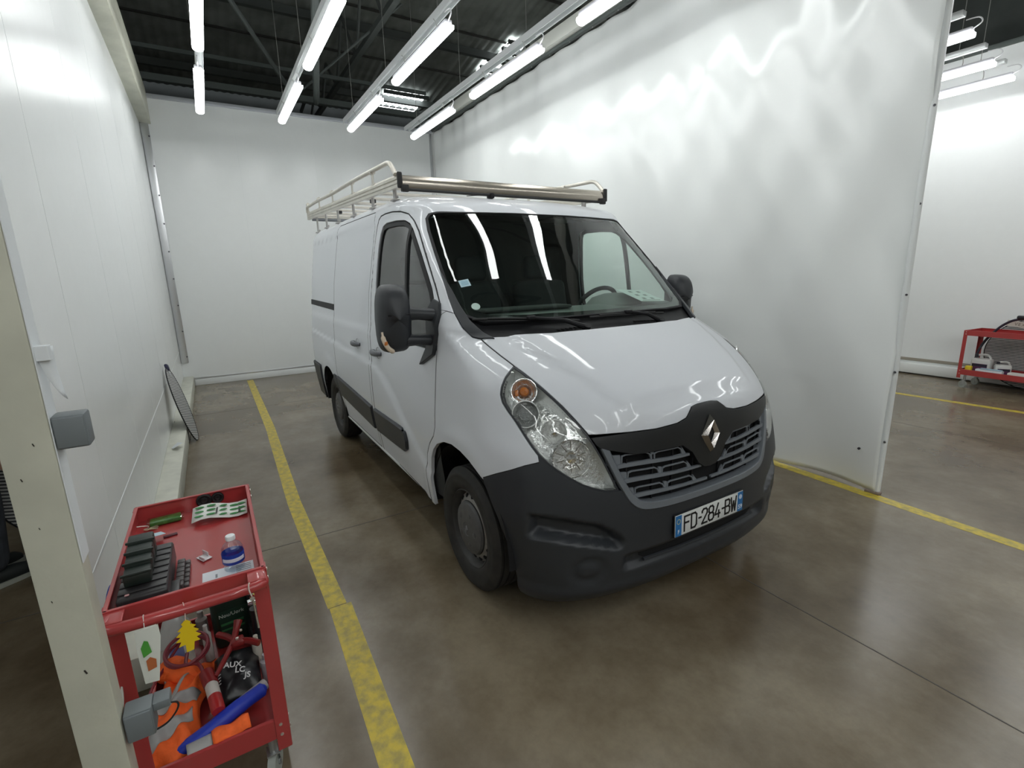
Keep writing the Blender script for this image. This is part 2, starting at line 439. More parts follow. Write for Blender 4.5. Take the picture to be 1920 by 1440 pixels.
def seal(name, pts, parent, m, closed=False, r=.0055, push=-.0045, sp=.03):
    P = [np.array(p, float) for p in pts]; L = []
    for a, b in zip(P, (P[1:]+P[:1]) if closed else P[1:]):
        k = max(1, int(np.linalg.norm(b-a)/sp)); L += [a+(b-a)*i/k for i in range(k)]
    if not closed: L.append(P[-1])
    out = []
    for p in L:
        q, n, i, d = BVH.find_nearest(Vector(p)); n = Vector(_N[_Ta[i][0]]); out.append(q+n*push)
    b = MB(); b.tube(out, r, n=6, closed=closed); return b.build(name, m, parent)
def surf_tube(mb, pts, d, r, push=0.0, n=6, closed=False):
    P = [shoot(np.array(p)-basis(d)[0]*2, basis(d)[0]) for p in pts]
    mb.tube([q+nn*push for q, nn in P], r, n=n, closed=closed)
# ---------------------------------------------------------------- materials of the place
def wallmat():
    m = mat('white_panel', (.84, .86, .86), rough=.28, spec=.6)
    nt = m.node_tree; b = nt.nodes['Principled BSDF']; tc = nt.nodes.new('ShaderNodeTexCoord')
    n = nt.nodes.new('ShaderNodeTexNoise'); n.inputs['Scale'].default_value = 1.6; n.inputs['Detail'].default_value = 3
    n2 = nt.nodes.new('ShaderNodeTexNoise'); n2.inputs['Scale'].default_value = 7; n2.inputs['Detail'].default_value = 6; n2.inputs['Roughness'].default_value = .7
    nt.links.new(tc.outputs['Object'], n.inputs[0]); nt.links.new(tc.outputs['Object'], n2.inputs[0])
    bp = nt.nodes.new('ShaderNodeBump'); bp.inputs['Strength'].default_value = .035; bp.inputs['Distance'].default_value = .02
    nt.links.new(n.outputs[0], bp.inputs['Height']); nt.links.new(bp.outputs[0], b.inputs['Normal'])
    mx = nt.nodes.new('ShaderNodeMix'); mx.data_type = 'RGBA'; mx.inputs[6].default_value = (.82, .84, .835, 1); mx.inputs[7].default_value = (.86, .88, .88, 1)
    nt.links.new(n2.outputs[0], mx.inputs[0]); nt.links.new(mx.outputs[2], b.inputs['Base Color'])
    mr = nt.nodes.new('ShaderNodeMapRange'); mr.inputs[3].default_value = .26; mr.inputs[4].default_value = .27
    nt.links.new(n2.outputs[0], mr.inputs[0]); nt.links.new(mr.outputs[0], b.inputs['Roughness'])
    return m
M_wall = wallmat()
def floormat():
    m = mat('polished_concrete', (.2, .18, .15), rough=.3, spec=.5)
    nt = m.node_tree; b = nt.nodes['Principled BSDF']; tc = nt.nodes.new('ShaderNodeTexCoord')
    def noise(s, d=5, r=.55, w=None):
        n = nt.nodes.new('ShaderNodeTexNoise'); n.inputs['Scale'].default_value = s; n.inputs['Detail'].default_value = d; n.inputs['Roughness'].default_value = r
        nt.links.new(tc.outputs['Object'], n.inputs[0]); return n
    a = noise(.55, 5); c = noise(2.2, 9, .72); e = noise(28, 6, .7)
    cr = nt.nodes.new('ShaderNodeValToRGB'); cr.color_ramp.elements[0].position = .38; cr.color_ramp.elements[0].color = (.120, .090, .055, 1)
    cr.color_ramp.elements[1].position = .60; cr.color_ramp.elements[1].color = (.232, .193, .135, 1)
    nt.links.new(a.outputs[0], cr.inputs[0])
    mx = nt.nodes.new('ShaderNodeMix'); mx.data_type = 'RGBA'; mx.blend_type = 'MULTIPLY'; mx.inputs[0].default_value = .8
    cr2 = nt.nodes.new('ShaderNodeValToRGB'); cr2.color_ramp.elements[0].position = .3; cr2.color_ramp.elements[0].color = (.70, .66, .60, 1); cr2.color_ramp.elements[1].position = .62; cr2.color_ramp.elements[1].color = (1, 1, 1, 1)
    nt.links.new(c.outputs[0], cr2.inputs[0]); nt.links.new(cr.outputs[0], mx.inputs[6]); nt.links.new(cr2.outputs[0], mx.inputs[7])
    mx2 = nt.nodes.new('ShaderNodeMix'); mx2.data_type = 'RGBA'; mx2.blend_type = 'MULTIPLY'; mx2.inputs[0].default_value = .55
    cr3 = nt.nodes.new('ShaderNodeValToRGB'); cr3.color_ramp.elements[0].position = .36; cr3.color_ramp.elements[0].color = (.88, .88, .88, 1); cr3.color_ramp.elements[1].position = .6; cr3.color_ramp.elements[1].color = (1.06, 1.06, 1.06, 1)
    nt.links.new(e.outputs[0], cr3.inputs[0]); nt.links.new(mx.outputs[2], mx2.inputs[6]); nt.links.new(cr3.outputs[0], mx2.inputs[7])
    nt.links.new(mx2.outputs[2], b.inputs['Base Color'])
    mr = nt.nodes.new('ShaderNodeMapRange'); mr.inputs[1].default_value = .3; mr.inputs[2].default_value = .7; mr.inputs[3].default_value = .19; mr.inputs[4].default_value = .25
    nt.links.new(c.outputs[0], mr.inputs[0]); nt.links.new(mr.outputs[0], b.inputs['Roughness'])
    bp = nt.nodes.new('ShaderNodeBump'); bp.inputs['Strength'].default_value = .05; bp.inputs['Distance'].default_value = .004
    nt.links.new(c.outputs[0], bp.inputs['Height']); nt.links.new(bp.outputs[0], b.inputs['Normal'])
    return m
M_floor = floormat()
M_joint = mat('joint_filler', (.07, .06, .05), .6)
M_yellow = mat('yellow_floor_paint', (.62, .47, .035), .38, noise=.45, nscale=22, bump=.15, bscale=30, dark=(.36, .29, .06))
M_cream = mat('cream_steel_paint', (.60, .60, .50), .45, noise=.12, nscale=5, bump=.08, bscale=25)
M_alu = mat('aluminium_trim', (.72, .73, .75), .32, metal=.9)
M_galv = mat('galvanised_rail', (.66, .68, .68), .42, metal=.55)
M_roof = mat('old_fibre_cement_roof', (.225, .245, .225), .85, noise=.3, nscale=2.5)
M_steel = mat('grey_painted_steel', (.085, .10, .095), .6)
M_truss = mat('dark_painted_truss', (.075, .085, .08), .6)
M_sky = mat('translucent_skylight', (.9, .93, .95), .5, emit=(.93, .97, 1), estr=9.0)
M_tube = mat('led_diffuser', (1, 1, 1), .4, emit=(.97, 1.0, .99), estr=LAMP)
M_lampbody = mat('grey_lamp_housing', (.62, .62, .66), .5)
M_wire = mat('suspension_wire', (.35, .35, .33), .4, metal=.6)
M_ledge = mat('cream_painted_ledge', (.70, .70, .61), .5, noise=.15, nscale=6)
M_dirt = mat('dark_scuff', (.03, .025, .02), .8)
def struct(name, V, F, m, smooth=None): return tag(mobj(name, V, F, m, smooth=smooth), kind='structure')
def sbox(name, lo, hi, m, bev=.004, parent=None, kind='structure'):
    b = MB(); lo = Vector(lo); hi = Vector(hi); b.box((lo+hi)/2, hi-lo, bev=bev)
    o = b.build(name, m, parent); 
    if kind and not parent: tag(o, kind=kind)
    return o
# floor, joints
b = MB(); b.box((-.8, 1.2, -.05), (27.4, 16.4, .1)); floor = tag(b.build('floor', M_floor, smooth=0), kind='structure')
b = MB()
for x in (-5.2, -1.05, 2.9): b.box((x, 2.2, .0005), (.006, 17.6, .001))
for y in (-5.4, .35, 4.3): b.box((0, y, .0005), (25, .006, .001))
b.build('joint', M_joint, floor, smooth=0)
# yellow lines
def strip(name, pts, w, label, z=.0012):
    pts = [Vector((p[0], p[1], 0)) for p in pts]; V = []; F = []
    for i, p in enumerate(pts):
        t = (pts[min(i+1, len(pts)-1)]-pts[max(i-1, 0)]).normalized(); n = Vector((-t.y, t.x, 0))
        for s in (-1, 1): V.append(p+n*s*(w/2)+Vector((0, 0, z)))
    for i in range(len(pts)-1): F.append((2*i, 2*i+1, 2*i+3, 2*i+2))
    m = M_yellow; V2 = V+[v-Vector((0, 0, z)) for v in V]; k = len(V)
    F += [(k+a, a, b_, k+b_) for a, b_ in [(i, i+2) for i in range(0, k-2, 2)]] + [(a, k+a, k+b_, b_) for a, b_ in [(i, i+2) for i in range(1, k-2, 2)]]
    return tag(mobj(name, V2, F, m), label, 'floor marking')
strip('floor_line', [(-7.35, -1.60), (-4, -1.608), (-1.7, -1.665), (-.9, -1.66), (-.22, -1.655)], .097, 'worn yellow painted floor line between the left wall and the van')
strip('floor_line', [(-.215, -1.64), (.82, -1.672), (2.6, -1.72)], .112, 'wider yellow floor stripe running past the near red tool cart')
strip('floor_line', [(-2.6, 2.20), (-.02, 2.105), (.74, 2.07), (1.6, 2.03), (4.5, 1.93)], .098, 'yellow floor line coming out from under the white curtain')
strip('floor_line', [(-3.5, 5.66), (-.62, 5.76), (.64, 5.82), (4, 5.95)], .10, 'far yellow floor line in the neighbouring bay before the second cart')
# walls
def wall(name, lo, hi, m=None):
    return sbox(name, lo, hi, m or M_wall, bev=0)
wb_ = wall('wall_back', (-7.56, -2.6, 0), (-7.46, 2.2, 4.44))
wl_ = wall('wall_left', (-7.56, -2.66, 0), (.10, -2.56, 4.9))
wr_ = wall('wall_right', (-9.5, 7.42, 0), (9.5, 7.52, 4.5))
M_hall = mat('hall_cladding_grey', (.62, .63, .62), .8, noise=.2, nscale=2)
wall('wall_far', (-9.6, 2.2, 0), (-9.5, 7.42, 4.5))
M_hd = mat('dark_hall_cladding', (.09, .10, .095), .85, noise=.2, nscale=2)
wall('wall_north', (-14.2, 9.0, 0), (12.2, 9.1, 7.9), M_hd); wall('wall_south', (-14.2, -6.7, 0), (12.2, -6.6, 7.9), M_hall)
wall('wall_west', (-14.3, -6.7, 0), (-14.2, 9.1, 7.9), M_hd); wall('wall_rear', (12.2, -6.7, 0), (12.3, 9.1, 7.9), M_hall)
wall('wall_side', (-7.5, -6.2, 0), (6, -6.1, 4.5))
# seams between the sandwich panels
b = MB()
for x in (-6.35, -5.2, -4.05, -2.9, -1.75, -.6): b.box((x, -2.5605, 2.4), (.003, .002, 4.6))
b.box((-3.7, -2.5600, .60), (7.3, .006, .010), bev=.002)
b.build('panel_seam', mat('panel_seam_grey', (.68, .70, .69), .5), wl_, smooth=0)
b = MB()
for y in (-1.3, -.1, 1.1): b.box((-7.459, y, 2.2), (.002, .004, 4.3))
b.build('panel_seam', mat('panel_seam_pale', (.76, .78, .78), .5), wb_, smooth=0)
# ledge box along the left wall foot, strip along the back wall foot
sbox('baseboard_left', (-7.44, -2.56, 0), (-.1, -2.415, .165), M_ledge, .006)
sbox('baseboard_back', (-7.46, -2.41, 0), (-7.435, 2.10, .10), mat('white_kerb', (.82, .84, .84), .4), .004)
sbox('trim_1', (-7.46, -2.415, .10), (-7.448, 2.12, .135), M_alu, .002)
b = MB(); b.box((-7.44, -2.50, 2.4), (.035, .10, 4.0), bev=.004)
tag(b.build('trim_2', M_alu), kind='structure')
b = MB()
for z in np.arange(.5, 4.4, .42): b.cyl((-7.42, -2.462, z), .012, .012, axis=(1, 0, 0), n=8)
tag(b.build('trim_3', mat('dark_rivet', (.12, .12, .14), .4)), kind='structure')
sbox('trim_4', (-7.455, 2.06, 0), (-7.43, 2.11, 4.40), M_alu, .003)
sbox('trim_5', (-7.47, -2.44, 4.40), (-7.43, 2.12, 4.46), mat('grey_cap_rail', (.50, .52, .56), .4, metal=.3), .004)
# cream beam along the top of the left wall
sbox('trim_6', (-7.46, -2.56, 4.04), (.5, -2.415, 4.52), M_cream, .004)
# far bay skirting
sbox('baseboard_right', (-9, 7.30, .02), (5, 7.42, .17), mat('white_skirting_box', (.80, .82, .80), .4), .01)
sbox('trim_7', (-9, 7.405, .20), (5, 7.42, .245), mat('brown_strip', (.30, .27, .22), .5), .002)
sbox('trim_8', (-9, 7.38, 4.47), (5, 7.42, 4.53), M_steel, .002)
# ---------------------------------------------------------------- roof of the hall: corrugated sheets, trusses, purlins
def slope(x, y):   # roof surface height: ridges along y, gentle saw over x
    return 7.6 - abs(((x+4.0+8) % 16)-8)*.17
xs = np.arange(-14.5, 12.01, .055); ys = np.array([-6.6, -2, 2, 7.6, 11])
V = []; F = []
for i, x in enumerate(xs):
    for y in ys: V.append((x, y, slope(x, 0)))
# corrugation runs down the slope (along x): ripple over y
ys2 = np.arange(-6.6, 9.0, .045); xs2 = np.concatenate([np.arange(-14, 12, 1.0), [12]])
V = [(x, y, slope(x, y)+.012*math.sin(y*2*PI/.18)) for x in xs2 for y in ys2]; n = len(ys2)
F = [(i*n+j, i*n+j+1, (i+1)*n+j+1, (i+1)*n+j) for i in range(len(xs2)-1) for j in range(n-1)]
ceil = tag(mobj('ceiling', V, F, M_roof, smooth=60), kind='structure')
# sheet overlaps: dark lines across the slope
b = MB()
for x in np.arange(-13, 11, 1.5): b.box((x, 1.2, slope(x, 0)-.035), (.05, 15.4, .03))
b.build('sheet_lap', mat('sheet_lap_dark', (.045, .045, .04), .9), ceil, smooth=0)
# purlins along y, and roof trusses along x
for k, x in enumerate((-11.4, -8.9, -6.4, -3.9, -1.4, 1.1)):
    b = MB(); z = slope(x, 0)-.14; b.box((x, 1.2, z), (.06, 15.6, .16)); b.box((x+.03, 1.2, z-.075), (.10, 15.6, .012))
    b.build('purlin', M_truss, ceil, smooth=0)
def truss(y, z0, label, m, h=.9):
    r = empty('roof_truss', (0, y, 0)); tag(r, label, 'truss')
    b = MB(); b.box((-1.5, 0, z0), (24, .09, .09)); b.build('bottom_chord', m, r, smooth=0)
    b = MB()
    P = [(-13.5, slope(-13.5, 0)-.28), (-4, slope(-4, 0)-.28), (4, slope(4, 0)-.28), (10.5, slope(10.5, 0)-.28)]
    for a, c in zip(P[:-1], P[1:]): b.tube([(a[0], 0, a[1]), (c[0], 0, c[1])], .045, n=4)
    b.build('top_chord', m, r, smooth=0)
    for i, x in enumerate(np.arange(-12.5, 10, 1.6)):
        b = MB(); x2 = x+.8
        b.tube([(x, 0, z0), (x2, 0, slope(x2, 0)-.28)], .028, n=6); b.tube([(x2, 0, slope(x2, 0)-.28), (x2+.8, 0, z0)], .028, n=6)
        b.build('brace', m, r)
    return r
truss(5.9, 5.55, 'dark lattice roof truss above the neighbouring bay', M_truss)
truss(.85, 5.6, 'dark lattice roof truss over the van bay', M_truss)
# skylights: translucent corrugated sheets
SK = [((-12.7, 2.5), (-11.1, 3.6)), ((-8.85, 4.5), (-8.3, 4.95)), ((-9.7, 4.35), (-9.05, 4.8))]
for k, ((x0, y0), (x1, y1)) in enumerate(SK):
    yy = np.arange(y0, y1+.001, .03); xx = np.linspace(x0, x1, 5)
    V = [(x, y, slope(x, y)-.06+.024*math.sin(y*2*PI/.18)) for x in xx for y in yy]; n = len(yy)
    F = [(i*n+j, (i+1)*n+j, (i+1)*n+j+1, i*n+j+1) for i in range(4) for j in range(n-1)]
    w = struct('window_%d' % (k+1), V, F, M_sky, smooth=60)
    b = MB()
    for x in (x0, x1): b.box((x, (y0+y1)/2, slope(x, 0)-.12), (.05, y1-y0+.1, .08))
    b.box(((x0+x1)/2, (y0+y1)/2, (slope(x0, 0)+slope(x1, 0))/2-.14), (.09, y1-y0+.1, .12))
    b.build('window_frame', M_truss, w, smooth=0)
# steel tie tubes and a long beam over the bay
def bar(name, a, c, r, m, label, cat, n=8):
    b = MB(); b.tube([a, c], r, n=n); return tag(b.build(name, m), label, cat)
bar('roof_tie', (-7.6, .05, 4.72), (-.5, -1.2, 5.2), .05, M_steel, 'grey steel tie tube running between the first and second lamp rows', 'beam')
bar('roof_tie', (-7.9, -.35, 5.0), (-4.8, -2.3, 6.3), .035, M_steel, 'thin diagonal steel brace rising to the left under the dark roof', 'beam')
bar('roof_tie', (-7.9, -.2, 4.9), (-6.2, 1.2, 5.9), .02, M_steel, 'thin dark brace rod behind the second lamp row', 'beam')
b = MB(); b.box((-8.3, -.2, 4.95), (.12, 5.2, .10)); b.box((-8.3, -.2, 5.4), (.06, 5.2, .06)); tag(b.build('roof_beam', M_steel, smooth=0), 'dull grey cross beam beyond the top of the back wall', 'beam')
# ---------------------------------------------------------------- suspended lamp rows
ZL = 3.9
def lamp_proto():
    r = empty('strip_light', (0, 0, 0)); L = 1.5
    b = MB(); b.box((0, 0, .035), (L-.02, .075, .05), bev=.012); b.build('housing', M_lampbody, r)
    # rounded opal diffuser
    prof = [(math.sin(a)*.048, -.012-math.cos(a)*.030) for a in np.linspace(-PI/2, PI/2, 9)]
    b = MB(); b.prism([(x, z) for x, z in prof]+[(.048, .012), (-.048, .012)], L, M=frame((-L/2, 0, 0), (0, 1, 0), (1, 0, 0)))
    b.build('diffuser', M_tube, r)
    for s in (-1, 1):
        b = MB(); b.tube([(s*.45, 0, .06), (s*.45, .015, .10), (s*.45, 0, .15), (s*.45, -.02, .17)], .004, n=5); b.build('hook', M_wire, r)
    b = MB(); b.tube(crom([(L/2-.02, 0, .04), (L/2+.05, 0, .08), (L/2+.02, 0, .13), (L/2-.08, 0, .14)], 4), .006, n=6); b.build('cable', mat('lamp_flex', (.7, .7, .72), .5), r)
    return r
proto = lamp_proto()
rows = {'first': -1.79, 'second': -.80, 'third': .155, 'fourth': 1.15}
cols = [(-5.17, 'at the back wall end'), (-3.05, 'in the middle'), (-.92, 'nearest the van front')]
first = True
rowpos = {'first': 'far left', 'second': 'second', 'third': 'third', 'fourth': 'right-hand'}
for rn, y in rows.items():
    for x, where in cols:
        o = proto if first else copy_tree(proto); first = False
        o.location = (x, y, ZL)
        tag(o, 'lit white LED strip light of the %s row, %s' % (rowpos[rn], where), 'light', 'suspended strip lights over the van bay')
    rr = empty('light_rail', (-2.0, y+.03, ZL+.20)); tag(rr, 'galvanised hanging rail carrying the %s row of strip lights' % rowpos[rn], 'rail')
    b = MB(); b.box((0, 0, .03), (8.6, .075, .012)); b.box((0, -.035, .0), (8.6, .006, .06)); b.box((0, .035, .0), (8.6, .006, .06)); b.build('channel', M_galv, rr, smooth=0)
    for x in (-3.8, -2.2, -.6, 1.0, 2.6):
        b = MB(); b.tube([(x, 0, .03), (x, 0, slope(x-2.0, 0)-ZL-.16)], .0035, n=5); b.build('wire', M_wire, rr)
nb_ = [((-.95, 5.93), 'lit strip light low in the neighbouring bay, beside its wall'), ((-.78, 4.74), 'lit strip light just past the curtain edge in the neighbouring bay'),
       ((1.6, 5.93), 'neighbouring bay strip light nearest the opening, wall row'), ((1.6, 4.74), 'neighbouring bay strip light nearest the opening, inner row'),
       ((-3.6, 5.93), 'neighbouring bay strip light hidden behind the curtain, wall row'), ((-3.6, 4.74), 'neighbouring bay strip light hidden behind the curtain, inner row'),
       ((-1.2, 3.5), 'added fill strip light just behind the curtain, near end'), ((-3.4, 3.5), 'added fill strip light just behind the curtain, far end'), ((1.4, 3.5), 'added fill strip light outside the curtain, near end'), ((-1.0, 6.75), 'added fill light along the far bay wall'), ((1.4, 6.75), 'added fill light along the far bay wall, near end'),  # lamps on this line are added to brighten the neighbouring bay
       ((-1.0, -4.3), 'strip light of the bay behind the left wall, inner end'), ((2.0, -4.3), 'strip light of the bay behind the left wall, outer end'),
]
for i_, x in enumerate((3.3, 5.0, 6.7, 8.4)):  # unseen aisle lamps, added as fill for the near end of the bay
    for j_, y in enumerate((-2.9, -1.79, -.8, .155, 1.15, 3.4)):
        nb_.append(((x, y), 'added unseen aisle fill light behind the viewer, %s line from the van, %s from the left' % (('first', 'second', 'third', 'fourth')[i_], ('first', 'second', 'third', 'fourth', 'fifth', 'sixth')[j_])))
for (x, y), lb in nb_:
    o = copy_tree(proto); o.location = (x, y, ZL); tag(o, lb, 'light', 'strip lights of the neighbouring bays')
    if y > 0 and x < 3:
        rr = empty('light_rail', (x, y+.0, ZL+.19)); tag(rr, 'short rail holding the ' + lb, 'rail')
        b = MB(); b.box((0, 0, .02), (1.3, .09, .05), bev=.004); b.build('channel', M_galv, rr)
        for q in (-.4, .4):
            b = MB(); b.tube([(q, 0, .04), (q, 0, slope(x+q, 0)-ZL-.3)], .004, n=5); b.build('wire', M_wire, rr)
# ---------------------------------------------------------------- white plastic curtain on its track
def curtain():
    x0, x1, y0 = -7.40, .70, 2.137
    nx, nz = 280, 120; V = []; H = 4.40
    rs = np.random.RandomState(3)
    for i in range(nx+1):
        u = i/nx; x = x0+(x1-x0)*u
        for j in range(nz+1):
            w = j/nz; z = .02+(H-.02)*w
            near = sstep(.45, 1.0, u)
            d = .010*math.sin(x*3.1+z*.6)+.006*math.sin(x*7.7-z*1.3)
            # slanting drapes radiating from the hanging hooks at the near end
            d += near*(.035*math.sin((x*1.25+z*.62)*4.0)*(1-.5*w)+.014*math.sin((x*1.6-z*.75)*6.3)*w+.008*math.sin((x+z*.6)*17)*w)
            d += .012*sstep(.86, 1, w)*math.sin(x*14)
            d += .010*sstep(.06, 0, w)*math.sin(x*5.3)*near
            V.append((x, y0+d, z))
    n = nz+1
    F = [(i*n+j, (i+1)*n+j, (i+1)*n+j+1, i*n+j+1) for i in range(nx) for j in range(nz)]
    m = mat('white_pvc_tarpaulin', (.82, .84, .83), .22, spec=.6)
    nt = m.node_tree; bs = nt.nodes['Principled BSDF']; tc = nt.nodes.new('ShaderNodeTexCoord')
    mp = nt.nodes.new('ShaderNodeMapping'); mp.inputs['Scale'].default_value = (1, 1, .5)
    n1 = nt.nodes.new('ShaderNodeTexNoise'); n1.inputs['Scale'].default_value = 1.7; n1.inputs['Detail'].default_value = 3; n1.inputs['Distortion'].default_value = .8
    n2 = nt.nodes.new('ShaderNodeTexNoise'); n2.inputs['Scale'].default_value = 4.5; n2.inputs['Detail'].default_value = 4
    nt.links.new(tc.outputs['Object'], mp.inputs[0]); nt.links.new(mp.outputs[0], n1.inputs[0]); nt.links.new(mp.outputs[0], n2.inputs[0])
    ad = nt.nodes.new('ShaderNodeMath'); ad.operation = 'MULTIPLY_ADD'; ad.inputs[1].default_value = .35
    nt.links.new(n2.outputs[0], ad.inputs[0]); nt.links.new(n1.outputs[0], ad.inputs[2])
    bp = nt.nodes.new('ShaderNodeBump'); bp.inputs['Strength'].default_value = .2; bp.inputs['Distance'].default_value = .04
    nt.links.new(ad.outputs[0], bp.inputs['Height']); nt.links.new(bp.outputs[0], bs.inputs['Normal'])
    bs.inputs['Transmission Weight'].default_value = 0
    r = empty('curtain', (0, 0, 0)); tag(r, 'tall white plastic curtain hanging to the floor beside the van', 'curtain')
    s = mobj('sheet', V, F, m, r, smooth=80); sol = s.modifiers.new('thickness', 'SOLIDIFY'); sol.thickness = .004; sol.offset = 0
    # rolled hem at the free edge with eyelets
    b = MB(); b.tube([(x1, y0+.01*math.sin(z*2.2)+.012, z) for z in np.linspace(.02, 4.40, 30)], .022, n=10); b.build('hem', mat('hem_pvc', (.76, .78, .78), .35), r)
    eye = mat('dark_eyelet', (.08, .08, .09), .4, metal=.5)
    for z in (.42, .95, 1.5, 2.1, 2.7, 3.3):
        b = MB(); b.cyl((x1+.012, y0-.008, z), .008, .012, axis=(.5, -1, 0), n=8); b.build('eyelet', eye, r)
    b = MB(); b.cyl((x1-.14, y0-.03, .33), .010, .01, axis=(0, 1, 0), n=8); b.build('eyelet', eye, r)
    b = MB(); b.box((x1-.02, y0, .01), (.10, .05, .02), bev=.004); b.build('foot_weight', mat('brown_weight', (.23, .18, .15), .6), r)
    # track with hooks
    t = empty('curtain_track', (0, 0, 0)); tag(t, 'pale square steel beam with dark curtain track under it', 'rail')
    b = MB(); b.box((-3.4, 2.10, 4.56), (8.3, .10, .16), bev=.006); b.build('beam', mat('pale_beam', (.66, .67, .62), .5), t)
    b = MB(); b.box((-3.4, 2.137, 4.455), (8.25, .05, .04), bev=.004); b.build('channel', M_steel, t)
    hk = None
    for x in np.arange(-7.3, .7, .42):
        b = MB(); b.tube([(0, 0, .04), (0, -.012, .02), (0, 0, 0), (0, .012, .015)], .006, n=5)
        if hk is None: hk = b.build('hook', M_wire, t); hk.location = (x, 2.137, 4.432)
        else:
            b.b.free(); h2 = hk.copy(); COL.objects.link(h2); h2.location = (x, 2.137, 4.432)
curtain()
# ================================================================ the van
M_paint = mat('white_van_paint', (.66, .68, .72), .42, coat=.45, coatr=.05, ior=1.5, spec=.3)
M_plast = mat('charcoal_bumper_plastic', (.026, .029, .034), .44, bump=.05, bscale=400, bdist=.002)
M_black = mat('black_plastic', (.010, .010, .012), .55, spec=.3)
M_gloss = mat('gloss_black', (.006, .006, .008), .12)
M_rub = mat('black_rubber', (.012, .012, .013), .65)
M_grille = mat('grey_grille_plastic', (.155, .17, .19), .40)
M_dark = mat('dark_void', (.004, .004, .005), .9)
M_chrome = mat('chrome', (.80, .79, .78), .07, metal=1)
M_refl = mat('lamp_reflector', (.93, .94, .93), .16, metal=.85, bump=.3, bscale=38)
M_lampgrey = mat('lamp_inner_bezel', (.70, .71, .70), .25, metal=.5)
M_amber = mat('amber_bulb', (.55, .17, .03), .25, coat=.6)
M_wind = glassmat('windscreen_green', (.72, .84, .78), ior=1.50)
M_sideg = glassmat('side_window_glass', (.86, .92, .89), ior=1.55, rmin=.02)
M_lens = glassmat('lamp_lens', (.93, .94, .94), ior=1.42)
M_trim = mat('dark_cab_trim', (.028, .030, .030), .7)
M_dash = mat('grey_dashboard', (.17, .18, .175), .65, bump=.1, bscale=300)
M_seat = mat('dark_seat_cloth', (.020, .022, .024), .9)
M_steelw = mat('steel_wheel_silver', (.34, .33, .31), .45, metal=.4, noise=.25, nscale=30)
M_cap = mat('grey_wheel_cap', (.10, .10, .10), .5, noise=.2, nscale=25)
M_tyre = mat('tyre_rubber', (.018, .018, .018), .72, noise=.35, nscale=18, dark=(.03, .028, .025))
VAN = empty('van', (0, 0, 0)); tag(VAN, 'white cargo van with charcoal bumper and a roof rack parked in the bay', 'van')
def part(name, g, m, parent=VAN): return mobj(name, g[0], g[1], m, parent, N=g[2])
# ---- outlines (metres; x forward from the front axle, y to the van's left, right-hand side given)
ws_edge = [(-.655, 0, 2.125), (-.665, -.35, 2.122), (-.70, -.60, 2.114), (-.735, -.735, 2.103), (-.75, -.785, 2.088), (-.735, -.813, 2.060), (-.669, -.832, 1.985), (-.532, -.853, 1.847),
           (-.402, -.869, 1.717), (-.281, -.886, 1.587), (-.202, -.892, 1.51), (-.112, -.887, 1.435), (-.045, -.866, 1.395), (-.010, -.836, 1.383)]
hood_rear = [(.005, -.80, 1.392), (.07, -.66, 1.395), (.125, -.486, 1.397), (.15, -.25, 1.399), (.155, 0, 1.400)]
hood_side = [(-.011, -.836, 1.383), (.072, -.825, 1.347), (.155, -.812, 1.312), (.245, -.793, 1.272), (.30, -.778, 1.25), (.355, -.762, 1.221), (.418, -.745, 1.187), (.475, -.727, 1.151), (.527, -.707, 1.112), (.579, -.689, 1.070), (.617, -.672, 1.033), (.643, -.655, 1.0)]
hood_front = [(.661, -.619, .998), (.712, -.474, .996), (.744, -.338, .995), (.757, -.211, 1.003), (.757, -.150, 1.018), (.75, -.118, 1.045), (.742, -.095, 1.062), (.738, -.05, 1.068), (.738, 0, 1.069)]
hl_in = [(.643, -.655, 1.0), (.666, -.637, .957), (.691, -.611, .896), (.713, -.587, .833), (.728, -.566, .778), (.738, -.551, .742)]
hl_out = [(.738, -.551, .742), (.719, -.621, .748), (.698, -.666, .762), (.672, -.716, .785), (.643, -.761, .816), (.611, -.801, .848), (.579, -.835, .882), (.543, -.860, .917), (.506, -.873, .953), (.459, -.883, .996),
          (.408, -.893, 1.045), (.357, -.904, 1.089), (.322, -.910, 1.123), (.300, -.906, 1.158), (.286, -.890, 1.194), (.270, -.858, 1.232), (.252, -.812, 1.262), (.245, -.793, 1.272)]
seamB = [(.555, -.862, .890), (.505, -.905, .868), (.45, -.948, .838), (.37, -.985, .800), (.289, -1.009, .759)]
AR = (.02, .372, .442)    # front arch: x, z, r
def arc(cx, cz, r, a0, a1, n, y=-1.01, sx=1.0): return [(cx+r*sx*math.cos(math.radians(a)), y, cz+r*math.sin(math.radians(a))) for a in np.linspace(a0, a1, n)]
archF = [(.473, -.94, .20), (.468, -.95, .33), (.435, -.97, .482), (.386, -.99, .587), (.335, -1.0, .670), (.289, -1.009, .745)]
archT = [(.289, -1.009, .745), (.221, -1.015, .775), (.15, -1.016, .800), (.051, -1.016, .820), (-.057, -1.016, .826), (-.166, -1.016, .809), (-.263, -1.016, .767), (-.323, -1.016, .718), (-.365, -1.01, .655), (-.392, -1.01, .575), (-.40, -1.0, .467), (-.40, -.98, .33)]
door_f = [(-.46, -.98, .335), (-.468, -1.0, .50), (-.462, -1.0, .575), (-.435, -1.01, .662), (-.383, -1.01, .738), (-.318, -1.01, .80), (-.300, -1.0, .86), (-.293, -1.0, 1.0), (-.284, -.99, 1.131), (-.280, -.97, 1.317), (-.270, -.954, 1.496)]
